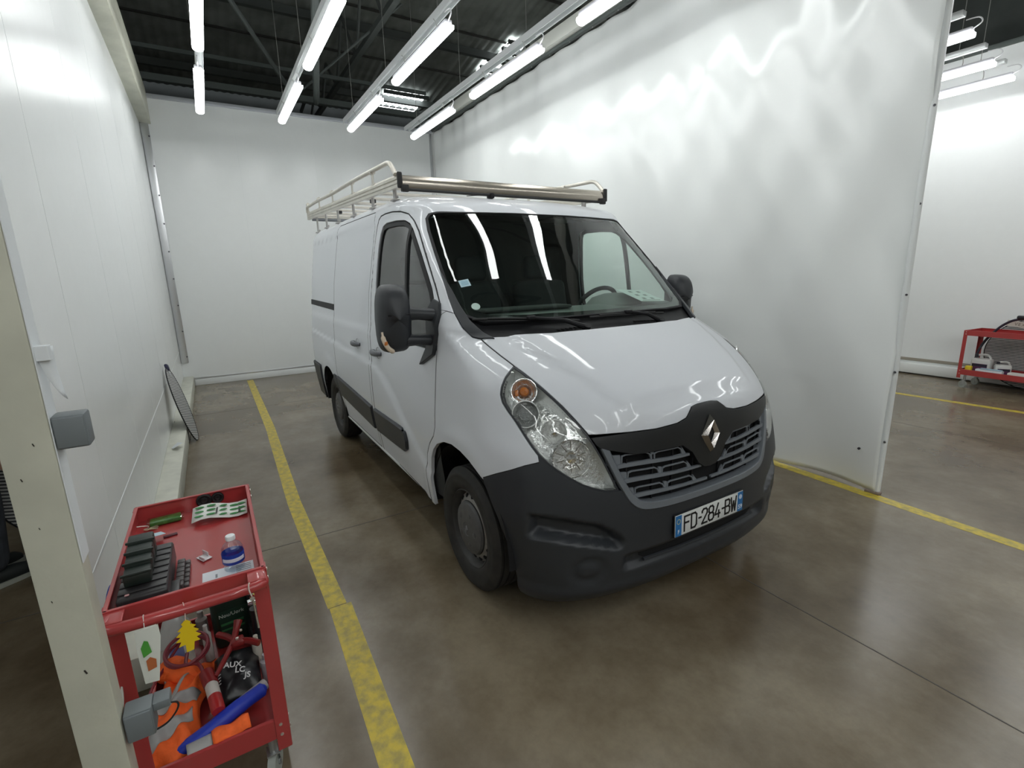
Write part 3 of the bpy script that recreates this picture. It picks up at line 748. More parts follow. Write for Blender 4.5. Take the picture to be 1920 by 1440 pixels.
door_t = [(-.300, -.93, 1.562), (-.379, -.916, 1.650), (-.482, -.903, 1.758), (-.602, -.885, 1.878), (-.709, -.87, 1.985), (-.790, -.87, 2.055), (-.87, -.87, 2.100), (-.974, -.878, 2.125), (-1.12, -.88, 2.138), (-1.274, -.886, 2.142), (-1.37, -.89, 2.137), (-1.42, -.893, 2.115), (-1.445, -.90, 2.07)]
door_r = [(-1.462, -.92, 1.965), (-1.515, -.945, 1.771), (-1.553, -.96, 1.596), (-1.56, -.979, 1.398), (-1.535, -1.0, 1.138), (-1.52, -1.01, 1.0), (-1.525, -1.01, .793), (-1.53, -1.0, .65), (-1.54, -.99, .518), (-1.543, -.97, .335)]
door = door_f+door_t+door_r
win = [(-.40, -.95, 1.30), (-.325, -.95, 1.345), (-.318, -.955, 1.44), (-.345, -.94, 1.55), (-.40, -.935, 1.632), (-.474, -.925, 1.71), (-.60, -.911, 1.838), (-.70, -.90, 1.932), (-.775, -.895, 2.0), (-.83, -.893, 2.037), (-.90, -.893, 2.058), (-1.05, -.893, 2.068),
       (-1.25, -.893, 2.070), (-1.315, -.90, 2.055), (-1.345, -.90, 2.01), (-1.365, -.916, 1.93), (-1.385, -.943, 1.8), (-1.40, -.963, 1.65), (-1.395, -.97, 1.45), (-1.36, -.98, 1.33), (-1.29, -.98, 1.30)]
slide = [(-1.60, -.96, .345), (-1.60, -1.0, .52), (-1.585, -1, .80), (-1.58, -1, 1.0), (-1.595, -.99, 1.14), (-1.62, -.98, 1.4), (-1.613, -.96, 1.6), (-1.575, -.94, 1.771), (-1.535, -.92, 1.96), (-1.52, -.89, 2.15), (-1.55, -.88, 2.185),
         (-2.1, -.88, 2.192), (-2.70, -.88, 2.195), (-2.745, -.89, 2.16), (-2.80, -.92, 1.95), (-2.86, -.95, 1.65), (-2.865, -.98, 1.4), (-2.845, -1.0, 1.2), (-2.825, -1.0, 1.0), (-2.815, -1, .80), (-2.775, -1, .72), (-2.75, -1, .60), (-2.735, -.99, .48), (-2.73, -.96, .345)]
archR = arc(-3.20, .36, .435, -6, 186, 22)
M2 = lambda L: [(x, -y, z) for x, y, z in L]
dS = (-.08, .98, -.18); dSL = (-.08, -.98, -.18)
# ---- hood
g = cut(hood_side+hood_front+M2(hood_front[::-1])[1:]+M2(hood_side[::-1])+M2(hood_rear)[:-1]+hood_rear[::-1], [], (-.55, 0, -.84), sp=.035, gap=.004)
part('hood', g, M_paint)
# ---- fenders
fend = hood_side[:4]+[p for p in hl_out[::-1][1:] if p[2] > .89]+seamB+archT+[(-.452, -.97, .33)]+door_f[1:]+[(-.235, -.93, 1.53)]+ws_edge[10:]
gf = cut(fend, [], (-.32, .90, -.28), sp=.03); part('fender', gf, M_paint); part('fender', mirror(gf), M_paint)
# ---- doors (front)
def doorset(lbl, sgn):
    f = (lambda g: g) if sgn < 0 else mirror
    gd = f(cut(door, [win], dS, sp=.032, flange=.03, gap=.0075))
    d = part('front_door', gd, M_paint)
    # window surround rubber and glass
    inner = [tuple(np.array(p)) for p in win]
    d_, e1, e2 = basis(dS)
    c2 = np.array([(np.dot(p, e1), np.dot(p, e2)) for p in win])
    sh = offs(c2, .028); inn = lift(sh, dS)
    rub = f(cut(win, [inn], dS, sp=.05, push=-.006, flange=.02, gap=.001)); part('window_seal', rub, M_black, d)
    gl = f(cut(inn, [], dS, sp=.06, push=-.014, flange=0, gap=-.004)); part('window_pane', gl, M_sideg, d)
    sh3 = [(-.78, -.92, 1.30), (-.755, -.92, 1.30), (-.805, -.90, 2.03), (-.83, -.90, 2.04)]
    bar_ = f(cut([(-.775, -.97, 1.29), (-.745, -.97, 1.29), (-.79, -.90, 2.03), (-.825, -.90, 2.05)], [], dS, sp=.05, push=-.004, flange=.015, gap=0)); part('window_divider', bar_, M_black, d)
    mo = [(-1.525, -1, .515), (-1.52, -1, .70), (-.86, -1, .712), (-.80, -1, .695), (-.785, -1, .64), (-.80, -1, .58), (-.86, -1, .548)]
    part('side_moulding', f(cut(mo, [], dS, sp=.02, push=.020, flange=.035, gap=.004, edge_r=.010)), M_plast, d)
    return d
DR = doorset('r', -1); DL = doorset('l', 1)
for s_, d_o in ((-1, DR), (1, DL)):
    seal('door_seal', [(x, y*-s_, z) for x, y, z in door], d_o, M_rub, True)
    seal('hood_gap_seal', [(x, y*-s_, z) for x, y, z in hood_side[:4]], VAN, M_rub, r=.0035, push=-.003)
    seal('bumper_gap', [(x, y*-s_, z) for x, y, z in seamB], VAN, M_rub, r=.003, push=-.002)
    seal('pillar_joint', [(-.275, -.945*-s_, 1.53), (-.235, -.93*-s_, 1.53), (-.205, -.90*-s_, 1.515)], VAN, M_rub, r=.0022, push=-.0012)
# ---- sliding door with moulding
gs = cut(slide, [], dS, sp=.035, flange=.03, gap=.0065); SD = part('sliding_door', gs, M_paint)
part('side_moulding', cut([(-1.60, -1, .515), (-1.595, -1, .700), (-2.79, -1, .752), (-2.745, -1, .62), (-2.725, -1, .57)], [], dS, sp=.024, push=.020, flange=.035, edge_r=.010), M_plast, SD)
seal('door_seal', slide, SD, M_rub, True)
# ---- body shell: pillars, roof, cargo sides (each half cut from the same surface, joined)
dB = (-.16, .74, -.62)
rear_x = -4.10
def shell_half(with_slide):
    top = [(-.655, 0, 2.125)]
    out = ws_edge[:11] + [(-.235, -.93, 1.53)] + door_f[-1:] + door_t + door_r + [(-1.55, -.96, .335)]
    out += [(-1.59, -.96, .335)]
    if with_slide: out += slide+[(-2.74, -.96, .335)]
    out += archR[:]
    out += [(-3.66, -.97, .50), (-3.66, -1, .745), (-4.14, -.99, .745)]
    out += [(-4.14, -.985, 1.1), (-4.13, -.97, 1.4), (-4.11, -.93, 1.8), (-4.085, -.89, 2.06), (-4.06, -.84, 2.17), (-4.0, -.70, 2.26), (-3.9, -.4, 2.30), (-3.85, 0, 2.30)]
    return out
def densify(out, centre=True):
    return out
oR = shell_half(True); oR.append((-2.4, 0, 2.30)); oR.append((-1.2, 0, 2.262)); oR.append((-.9, 0, 2.21))
gR = cut(oR, [], dB, sp=.032, gap=0.0, flange=0)
# the seams: cut again with the gap by shrinking only near openings is handled by the 3 mm inset of doors
oL = shell_half(False); oL += [(-2.4, 0, 2.30), (-1.2, 0, 2.262), (-.9, 0, 2.21)]
gL = mirror(cut(oL, [], dB, sp=.05, gap=0.0, flange=0))
# rear face
gB = cut([(-4.14, -.985, .36), (-4.14, -.985, 1.1), (-4.13, -.97, 1.4), (-4.11, -.93, 1.8), (-4.085, -.89, 2.06), (-4.06, -.84, 2.17), (-4.0, -.70, 2.26), (-3.9, -.4, 2.30), (-3.85, 0, 2.30),
          (-3.9, .4, 2.30), (-4.0, .70, 2.26), (-4.06, .84, 2.17), (-4.085, .89, 2.06), (-4.11, .93, 1.8), (-4.13, .97, 1.4), (-4.14, .985, 1.1), (-4.14, .985, .36)], [], (.85, 0, -.5), sp=.08, gap=0, flange=0)
part('body_shell', merge(gR, gL, gB), M_paint)
for sgn in (1, -1):
    b = MB(); b.tube([(-4.19, .012*sgn, z) for z in (.55, 1.5, 2.15)], .006, n=5)
    if sgn > 0: b.build('rear_door_seam', M_dark, VAN)
    else: b.b.free()
# dark liner behind every gap and in the arches (also the cab trim seen through the glass)
lin = [(.55, -.9, 1.0)]
cabwin = win
liner_side = cut([(-.30, -.95, .40), (-.30, -.95, 1.0), (-.29, -.95, 1.40), (-.335, -.93, 1.57), (-.72, -.87, 1.97), (-.90, -.87, 2.11), (-1.45, -.89, 2.16), (-2.0, -.89, 2.17), (-4.05, -.88, 2.12), (-4.08, -.95, 1.2), (-4.08, -.95, .80), (-2.72, -.95, .80), (-2.70, -.95, .40)],
                  [[(x*1.0, y, z) for x, y, z in win]], dS, sp=.10, push=-.035, flange=0, gap=-.0)
part('inner_lining', merge(liner_side, mirror(liner_side)), M_trim)
# roof lining
groof = cut([(-.70, -.60, 2.09), (-.80, -.78, 2.08), (-1.5, -.80, 2.2), (-4.0, -.80, 2.2), (-4.0, .80, 2.2), (-1.5, .80, 2.2), (-.80, .78, 2.08), (-.70, .60, 2.09)], [], (0, 0, -1), sp=.15, push=-.05, flange=0, gap=.02)
part('roof_lining', groof, M_trim)
# bulkhead, cab floor, underside, arches
b = MB(); b.prism([(-.90, .42), (.90, .42), (.93, 1.2), (.86, 1.9), (.80, 2.16), (-.80, 2.16), (-.86, 1.9), (-.93, 1.2)], .03, frame((-1.64, 0, 0), (0, 1, 0), (1, 0, 0))); b.build('bulkhead', M_trim, VAN, smooth=0)
b = MB(); b.box((-1.9, 0, .36), (3.0, 1.86, .05)); b.box((-.1, 0, .62), (1.2, 1.2, .04)); b.box((-3.9, 0, .40), (.5, 1.8, .05)); b.box((.45, 0, .30), (.5, 1.3, .05)); b.build('floor_pan', M_dark, VAN, smooth=0)
for wx, ww in ((.02, -1), (.02, 1), (-3.19, -1), (-3.19, 1)):
    b = MB(); n = 20; V = []; F = []; R_ = .455
    for i, a in enumerate(np.linspace(-.02*PI, 1.02*PI, n)):
        for y in (.985, .55): V.append((wx+R_*math.cos(a), ww*y, .37+R_*math.sin(a)))
    for i in range(n-1): F.append((2*i, 2*i+1, 2*i+3, 2*i+2))
    F.append([2*i+1 for i in range(n)])
    b.poly(V, F); b.build('wheel_arch_liner', M_dark, VAN)
# sill strip
for sg in (-1, 1):
    b = MB(); b.tube([(-.47, sg*.958, .330), (-1.6, sg*.958, .331), (-2.74, sg*.958, .333)], .014, n=6); b.build('sill', mat('sill_white', (.62, .63, .63), .4), VAN)
# ---- front bumper
gr_out = [(.738, -.551, .742), (.746, -.53, .741), (.762, -.500, .685), (.778, -.45, .645), (.79, -.367, .628), (.804, -.2, .622), (.805, 0, .622)]
bum = [(.738, -.551, .742)]+hl_out[1:8]+[(.555, -.862, .890)]+seamB[1:]+archF[::-1]+[(.50, -.90, .185), (.58, -.80, .175), (.66, -.66, .185), (.72, -.45, .20), (.755, -.2, .205), (.76, 0, .205)]+[(.805, 0, .3), (.805, 0, .5)]+gr_out[::-1][:-1]
def sm(poly, p, w):
    """soft mask: 1 inside the (y,z) polygon, falling to 0 over w outside"""
    y, z = abs(p[1]), p[2]; best = 1e9
    for (a, b_), (c, d) in zip(poly, poly[1:]+poly[:1]):
        L = (c-a)**2+(d-b_)**2; t = max(0, min(1, ((y-a)*(c-a)+(z-b_)*(d-b_))/L)); best = min(best, math.hypot(y-a-t*(c-a), z-b_-t*(d-b_)))
    ins = bool(inpoly(np.array([y]), np.array([z]), poly)[0])
    s = best if ins else -best
    t = max(0, min(1, s/w)); return t*t*(3-2*t)
rec = [(.925, .655), (.80, .640), (.655, .600), (.575, .55), (.535, .50), (.55, .455), (.70, .50), (.83, .53), (.93, .545)]
fogp = [(.60, .43), (.83, .44), (.86, .30), (.60, .29)]
def bdisp(q):
    v = -.058*sm(rec, q, .024)
    r = math.hypot((abs(q[1])-.70)/1.25, q[2]-.37); v -= .012*float(sstep(.085, .055, r))*(1-.9*float(sstep(.05, .02, r)))
    # upper rib under the number plate field and lower lip
    v += .012*float(sstep(.30, .25, q[2]))
    v -= .030*float(sstep(.55, .50, abs(q[1])))*float(sstep(.425, .41, q[2]))*float(sstep(.335, .35, q[2]))*float(sstep(.3, .5, q[0]))
    return v
gb = cut(bum, [], (-.72, .62, .02), sp=.016, bsp=.018, gap=.0, flange=.04, disp=bdisp)
part('front_bumper', merge(gb, mirror(gb)), M_plast)
# lower intake: dark slot with lips
intk = [(.79, -.44, .385), (.785, -.44, .405), (.79, -.40, .418), (.80, 0, .418), (.79, .40, .418), (.785, .44, .405), (.79, .44, .385), (.79, .40, .362), (.80, 0, .358), (.79, -.40, .362)]
IN = part('lower_intake', cut(intk, [], (-1, 0, 0), sp=.05, push=-.026, flange=0, gap=0), M_dark)
b = MB(); b.tube([(.772, -.42, .372), (.783, -.2, .366), (.787, 0, .365), (.783, .2, .366), (.772, .42, .372)], .009, n=6); b.build('intake_lip', M_plast, IN)
# ---- grille: top band, frame, dark mesh, slats
band_t = [(.655, -.640, .992)]+hood_front[1:]
band_b = [(.684, -.611, .938), (.735, -.46, .898), (.765, -.28, .897), (.776, -.19, .897), (.783, -.125, .850), (.79, -.085, .79), (.792, -.045, .762), (.792, 0, .758)]
bl = [(.652, -.648, .988), (.668, -.630, .955)]+band_b
band = bl+M2(bl[::-1])[1:]+M2([(.655, -.640, .992)]+hood_front[1:])+hood_front[::-1][1:-1]
GR = part('grille', cut(band, [], (-1, 0, -.2), sp=.02, push=.004, flange=.03, gap=.001), mat('near_black_plastic', (.011, .012, .013), .42))
fo = [(.684, -.611, .940), (.703, -.59, .88), (.728, -.556, .79), (.746, -.53, .735), (.762, -.500, .682), (.778, -.45, .645), (.79, -.367, .630), (.804, -.2, .624), (.805, 0, .622)]
fi = [(.69, -.578, .925), (.715, -.555, .85), (.738, -.523, .775), (.752, -.498, .730), (.768, -.462, .686), (.78, -.42, .668), (.79, -.35, .658), (.802, -.2, .652), (.805, 0, .650)]
fr = crom(fo, 3)+M2(crom(fo, 3)[::-1])[1:]+M2(crom(fi, 3))+crom(fi, 3)[::-1][1:]
part('grille_frame', cut(fr, [], (-1, 0, 0), sp=.02, push=.006, flange=.05, gap=0, edge_r=.006), M_grille, GR)
part('grille_mesh', cut(fo+M2(fo[::-1])[1:]+[(.75, .4, .93), (.77, .15, .93), (.79, 0, .90), (.77, -.15, .93), (.75, -.4, .93)], [], (-1, 0, 0), sp=.05, push=-.055, flange=0, gap=.01), M_dark, GR)
# slats: (z outer, z inner, y outer, y inner) for three rows; loops above each bar
rowsg = [(.858, .842, .575, .135, [(.515, .375), (.345, .185)]), (.783, .768, .545, .075, [(.492, .335), (.305, .15)]), (.705, .694, .500, .035, [(.462, .308), (.278, .115)])]
def zrow(r, y): return r[0]+(r[1]-r[0])*sstep(r[2], r[3], y)
for ri, r in enumerate(rowsg):
    for sgn in (-1, 1):
        b = MB()
        lo = [(0, sgn*y, float(zrow(r, y))-.007) for y in np.linspace(r[2]+.02, r[3]-(.0 if ri < 1 else .02), 10)]
        hi = [(0, p[1], p[2]+.010+.008*float(sstep(.1, .5, abs(p[1])))) for p in lo]
        gg = cut([(.78, p[1], p[2]) for p in lo]+[(.78, p[1], p[2]) for p in hi[::-1]], [], (-1, 0, 0), sp=.02, bsp=.02, push=-.006, flange=.012, gap=0)
        o = part('grille_slat', gg, M_grille, GR)
        b.b.free()
        for (ya, yb) in r[4]:
            za = float(zrow(r, (ya+yb)/2)); h = .046 if ri == 0 else (.042 if ri == 1 else .040)
            outer = [(ya+.012, za+.004), (ya+.006, za+h-.004), (ya-.014, za+h), (yb+.022, za+h-.002), (yb+.002, za+h-.014), (yb-.008, za+.004)]
            inn = [(ya+.007, za+.006), (ya+.002, za+h-.009), (ya-.014, za+h-.0045), (yb+.022, za+h-.0065), (yb+.006, za+h-.016), (yb-.003, za+.006)]
            gg = cut([(.7, sgn*y, z) for y, z in outer], [[(.7, sgn*y, z) for y, z in inn]], (-1, 0, 0), sp=.03, bsp=.012, push=-.010, flange=.006, gap=0, snap=False)
            part('slat_loop', gg, M_grille, GR)
        # web between / beside the loops
        webs = [(r[2]+.02, r[4][0][0]+.012), (r[4][0][1]-.004, r[4][1][0]+.008), (r[4][1][1]-.004, r[4][1][1]-.035)]
        for (ya, yb) in webs:
            za = float(zrow(r, (ya+yb)/2)); h = .046 if ri == 0 else .040
            tp = .03 if ya == webs[2][0] else 0
            gg = cut([(.7, sgn*ya, za), (.7, sgn*ya, za+h), (.7, sgn*(yb+tp), za+h*.9), (.7, sgn*yb, za)], [], (-1, 0, 0), sp=.03, push=-.012, flange=.008, gap=0, snap=False)
            part('grille_web', gg, M_grille, GR)
# thin uprights
for y in (-.50, -.36, -.24, .24, .36, .50, -.1, .1):
    b = MB(); p, n = shoot((2, y, .75), (-1, 0, 0)); b.box((p[0]-.03, y, .77), (.012, .006, .22)); b.build('grille_upright', M_black, GR, smooth=0)
# ---- badge: faceted upright diamond with open centre
def badge(M, s, m, parent, nm='badge'):
    w, h, t = .062*s, .098*s, .016*s
    O = [(0, h), (w, 0), (0, -h), (-w, 0)]; I = [(.0, h*.50), (w*.42, 0), (0, -h*.50), (-w*.42, 0)]
    mid = [(0, h*.74), (w*.70, 0), (0, -h*.74), (-w*.70, 0)]
    V = [(x, y, 0) for x, y in O]+[(x, y, t*(1.6 if i != 9 else 1)) for i, (x, y) in enumerate(mid)]+[(x, y, t*.5) for x, y in I]
    # open strokes: the two bands overlap at top and bottom
    V2 = [(x, y, z) for x, y, z in V]
    F = []
    for i in range(4):
        j = (i+1) % 4; F += [(i, j, 4+j, 4+i), (4+i, 4+j, 8+j, 8+i)]
    b = MB(); b.poly(V2, F, M); o = b.build(nm, m, parent, smooth=0); return o
p, n = shoot((2, 0, .92), (-1, 0, 0))
Mb = frame((p[0]+.004, 0, .922), (0, 1, 0), (1, 0, .07))
BD = badge(Mb, 1.0, mat('dark_chrome', (.50, .47, .45), .12, metal=1), GR)
b = MB(); b.poly([(0, .05, .006), (.027, 0, .006), (0, -.05, .006), (-.027, 0, .006)], [(0, 1, 2, 3)], Mb); b.build('badge_centre', M_gloss, BD, smooth=0)
# ---- headlights
def spline_out(L): return L
for sgn in (-1, 1):
    f = (lambda g: g) if sgn < 0 else mirror
    ol = hood_side[3:]+hl_in[1:]+hl_out[1:-1]
    dH = (-.75, .62, -.12)
    HLo = part('headlight', f(cut(ol, [], dH, sp=.02, push=-.070, flange=0, gap=.006, disp=lambda q: -.0)), M_refl)
    d_, e1, e2 = basis(dH)
    c2 = resamp([np.array((np.dot(p, e1), np.dot(p, e2))) for p in ol], .02)
    inn = lift(offs(c2, .009), dH)
    part('lamp_seal', f(cut(ol, [inn], dH, sp=.03, bsp=.015, push=.000, flange=.03, gap=.002)), M_plast, HLo)
    part('lamp_lens', f(cut(inn, [], dH, sp=.025, push=.001, flange=0, gap=-.001)), M_lens, HLo)
    # side walls of the housing
    P = [shoot(np.array(p)-d_*2, d_) for p in resamp([np.array(q) for q in inn], .02)]
    V = []; F = []; N = len(P)
    for q, n in P: V += [q-n*.002, q-n*.072]
    for i in range(N): j = (i+1) % N; F.append((2*i, 2*i+1, 2*j+1, 2*j))
    V = np.array(V); V = V*np.array([1, -1, 1]) if sgn > 0 else V
    mobj('housing_wall', V, F, M_lampgrey, HLo, smooth=60)
    # bowls: (y,z) seen from the front on the surface, radius, kind
    bowls = [((.373, -.821, 1.185), .060, 'amber'), ((.425, -.852, 1.085), .062, 'clear'), ((.545, -.775, 1.018), .058, 'bulb'), ((.632, -.735, .900), .085, 'main'), ]
    for (c, r, kind) in bowls:
        q, n = shoot(np.array(c)-d_*2, d_)
        ax = Vector(n)*.65+Vector((.55, -.35, 0)); ax.normalize()
        cpos = Vector(q)-Vector(n)*(.018 if kind != 'main' else .022)
        if sgn > 0: cpos.y *= -1; ax.y *= -1
        M = frame(cpos, (0, 0, 1), ax)
        b = MB()
        prof = [(r*1.04, -.004), (r*1.04, .004), (r*.97, .004), (r*.86, -.018), (r*.62, -.036), (r*.36, -.046), (.001, -.050)]
        b.lathe(prof, 28, M); bo = b.build('reflector_bowl', M_refl, HLo, smooth=30)
        b = MB()
        if kind == 'main':
            b.lathe([(r*1.06, .0), (r*1.02, .007), (r*.97, .002)], 32, M); b.build('bowl_ring', M_chrome, HLo)
            b = MB(); b.lathe([(.001, .004), (.022, 0), (.030, -.012), (.028, -.046)], 20, M); b.build('bulb_shield', M_chrome, HLo)
            for k in range(10):
                a = k*2*PI/10; b = MB(); b.box((math.cos(a)*r*.62, math.sin(a)*r*.62, -.026), (r*.42, .004, .012), rot=Matrix.Rotation(a, 3, 'Z'), M=M); b.build('reflector_rib', M_chrome, HLo, smooth=0)
        elif kind == 'amber':
            b.lathe([(.001, .010), (r*.30, .004), (r*.40, -.010), (r*.38, -.034)], 18, M); b.build('indicator_bulb', M_amber, HLo)
            b = MB(); b.box((r*-.1, r*.58, -.018), (r*.5, r*.3, .018), M=M, bev=.005); b.build('amber_reflex', M_amber, HLo)
        elif kind == 'clear':
            b.lathe([(.001, .004), (r*.5, .002), (r*.62, -.008), (r*.6, -.03)], 18, M); b.build('day_lamp', mat('prismatic_lens', (.5, .52, .52), .25, metal=.5, bump=1, bscale=220), HLo)
        else:
            b.lathe([(.001, .012), (.012, .008), (.014, -.046)], 14, M); b.build('bulb_shield', M_chrome, HLo)
# ---- windscreen with black border, cowl, pillar trims
wsL = ws_edge[:]; wsfull = wsL+[hood_rear[0]]
low = [(-.20, -.893, 1.508), (-.08, -.78, 1.462), (-.03, -.55, 1.452), (-.005, -.28, 1.449), (0, 0, 1.448)]
gl_out = ws_edge[:10]+low
glass = gl_out+M2(gl_out[::-1])[1:-1]
WSG = part('windscreen', cut(glass, [], (-.85, 0, -.52), sp=.05, gap=.008, flange=0, push=-.002), M_wind)
d_, e1, e2 = basis((-.85, 0, -.52))
c2 = resamp([np.array((np.dot(p, e1), np.dot(p, e2))) for p in glass], .04)
i1 = offs(c2, .014)
ring = cut(glass, [lift(i1, (-.85, 0, -.52))], (-.85, 0, -.52), sp=.04, gap=0, flange=.015, push=.002)
part('screen_seal', ring, M_black, WSG)
# printed black band, wider at the sides and the foot, just behind the glass
it = [(-.70, 0, 2.09), (-.705, -.35, 2.087), (-.74, -.60, 2.077), (-.762, -.70, 2.055), (-.745, -.765, 2.03), (-.68, -.80, 1.95), (-.54, -.815, 1.81), (-.41, -.825, 1.68), (-.30, -.835, 1.575), (-.22, -.82, 1.52), (-.12, -.72, 1.505), (-.06, -.5, 1.500), (-.03, -.25, 1.497), (-.025, 0, 1.496)]
iff = it+M2(it[::-1])[1:-1]
part('screen_border', cut(glass, [iff], (-.85, 0, -.52), sp=.05, gap=.006, flange=0, push=-.006), M_gloss, WSG)
# cowl between glass foot and hood
cw = low+M2(low[::-1])[1:]+M2([ws_edge[11], ws_edge[12], ws_edge[13]])+M2(hood_rear)[:-1]+hood_rear[::-1]+[ws_edge[13], ws_edge[12], ws_edge[11]]
CW = part('cowl', cut(cw, [], (-.5, 0, -.86), sp=.04, push=-.022, gap=-.01, flange=0), M_black)
for sgn in (-1, 1):
    pt_ = [(-.42, -.868, 1.735), (-.281, -.886, 1.587), (-.202, -.892, 1.51), (-.112, -.887, 1.435), (-.045, -.866, 1.392), (-.012, -.836, 1.383), (.035, -.78, 1.388), (-.03, -.815, 1.42), (-.12, -.842, 1.475), (-.20, -.853, 1.54), (-.30, -.858, 1.635)]
    pt_ = pt_ if sgn < 0 else M2(pt_)
    part('pillar_trim', cut(pt_, [], (-.7, -.45*sgn, -.4), sp=.03, push=.008, gap=.001, flange=.02), M_plast)
# louvres on the cowl
for x in (-.30, .28):
    for k in range(7):
        p, n = shoot((.07, x+(k-3)*.03, 3), (0, 0, -1)); b = MB(); b.box((p[0]-.01, p[1], p[2]-.016), (.05, .010, .006)); b.build('cowl_louvre', M_dark, CW, smooth=0)
# wipers
def wiper(p0, pm, pa, pb):
    w = empty('wiper', (0, 0, 0), VAN)
    S_ = lambda p, h: (lambda q, n: Vector(q)+Vector(n)*h)(*shoot(np.array((p[0]+2*.85, p[1], p[2]+2*.52)), (-.85, 0, -.52)))
    a = S_(p0, -.005); m_ = S_(pm, .028)
    b = MB(); b.tube([a, a+(m_-a)*.45+Vector((.01, 0, .018)), m_], [.016, .011, .008], n=8); b.build('arm', M_black, w)
    L = [S_((pa[0]+(pb[0]-pa[0])*t, pa[1]+(pb[1]-pa[1])*t, pa[2]+(pb[2]-pa[2])*t), .012) for t in np.linspace(0, 1, 9)]
    b = MB(); b.tube(L, .007, n=6); b.tube([q+(m_-L[4]).normalized()*.008 for q in L[1:-1]], .006, n=6); b.build('blade', M_rub, w)
    b = MB(); b.cyl(a+Vector((.0, 0, .0)), .024, .03, axis=(.52, 0, .85), n=14); b.build('pivot', M_black, w)
    b = MB(); b.box(m_, (.03, .05, .02), bev=.006); b.build('blade_clip', M_black, w)
wiper((.10, -.22, 1.412), (-.014, -.526, 1.453), (-.119, -.83, 1.468), (.051, -.237, 1.434))
wiper((.10, .37, 1.405), (.032, .147, 1.447), (.035, -.15, 1.445), (.030, .467, 1.432))
# stickers low in the corner of the screen (flat vignettes behind the glass)
for nm, (u, v, s_, rnd, col) in {'a': (-.775, 1.665, .052, 0, (.45, .62, .70)), 'b': (-.775, 1.54, .045, 1, (.46, .60, .55))}.items():
    q, n = shoot((3, u, v), (-1, 0, 0)); M = frame(Vector(q)-Vector(n)*-.003, (0, 1, .0), n)
    b = MB()
    if rnd: b.cyl((0, 0, 0), s_*.55, .0012, n=24, M=M)
    else: b.box((0, 0, 0), (s_*1.15, s_, .0012), M=M)
    st = b.build('round_sticker' if rnd else 'square_sticker', mat('sticker_'+nm, col, .5), WSG, smooth=0)
    if not rnd:
        b = MB()
        for k in range(4): b.box((0, .014-.009*k, .0012), (s_*.8, .0022, .0006), M=M)
        b.build('sticker_print', mat('sticker_ink', (.12, .35, .5), .5), WSG, smooth=0)
# ---- rails, grooves, handles
part('door_rail', cut([(-2.86, -.97, 1.402), (-2.86, -.97, 1.458), (-4.08, -.97, 1.470), (-4.08, -.97, 1.415)], [], dS, sp=.05, push=.006, flange=.02, gap=0), M_black)
part('side_moulding', cut([(-2.835, -1, .755), (-2.915, -1, .762), (-2.905, -1, .70), (-2.86, -1, .655), (-2.82, -1, .64), (-2.775, -1, .62), (-2.80, -1, .70)], [], dS, sp=.03, push=.016, flange=.03), M_plast)
part('side_moulding', cut([(-3.655, -1, .51), (-3.655, -1, .735), (-3.70, -1, .745), (-3.72, -1, .50)], [], dS, sp=.05, push=.018, flange=.03), M_plast)
for side in (-1, 1):
    f = (lambda g: g) if side < 0 else mirror
    rb = [(-3.66, -1, .735), (-4.18, -.98, .74), (-4.18, -.96, .36), (-3.69, -.97, .345)]
    part('rear_bumper', f(cut(rb, [], (.35, .93, -.05), sp=.05, push=.02, flange=.04)), M_plast)
b = MB(); b.box((-4.235, 0, .50), (.09, 1.86, .30), bev=.03, seg=3); b.build('rear_step', M_plast, VAN)
def handle(x, z, parent, sg=-1):
    q, n = shoot((x, sg*3, z), (0, -sg, 0)); n = Vector(n); q = Vector(q)
    h = empty('door_handle', (0, 0, 0), parent)
    M = frame(q, (1, 0, 0), n)
    b = MB(); b.lathe([(.001, -.012), (.03, -.010), (.042, .001), (.044, .0015)], 20, M @ Matrix.Diagonal((1.25, .95, 1, 1)))
    b.build('handle_cup', M_plast, h)
    b = MB(); b.tube(crom([(-.085, 0, .004), (-.07, 0, .026), (-.03, 0, .036), (.03, 0, .036), (.065, 0, .026), (.082, 0, .004)], 4), [.012, .014, .015, .016, .017, .018, .019, .019, .019, .019, .018, .018, .017, .017, .016, .015, .015, .014, .013, .012, .012][:21], n=10, M=M @ Matrix.Diagonal((1, 1.25, 1, 1)))
    b.build('handle_grip', mat('handle_grey', (.12, .125, .14), .45), h)
handle(-1.34, 1.165, DR); handle(-1.34, 1.165, DL, 1); handle(-1.93, 1.172, SD)
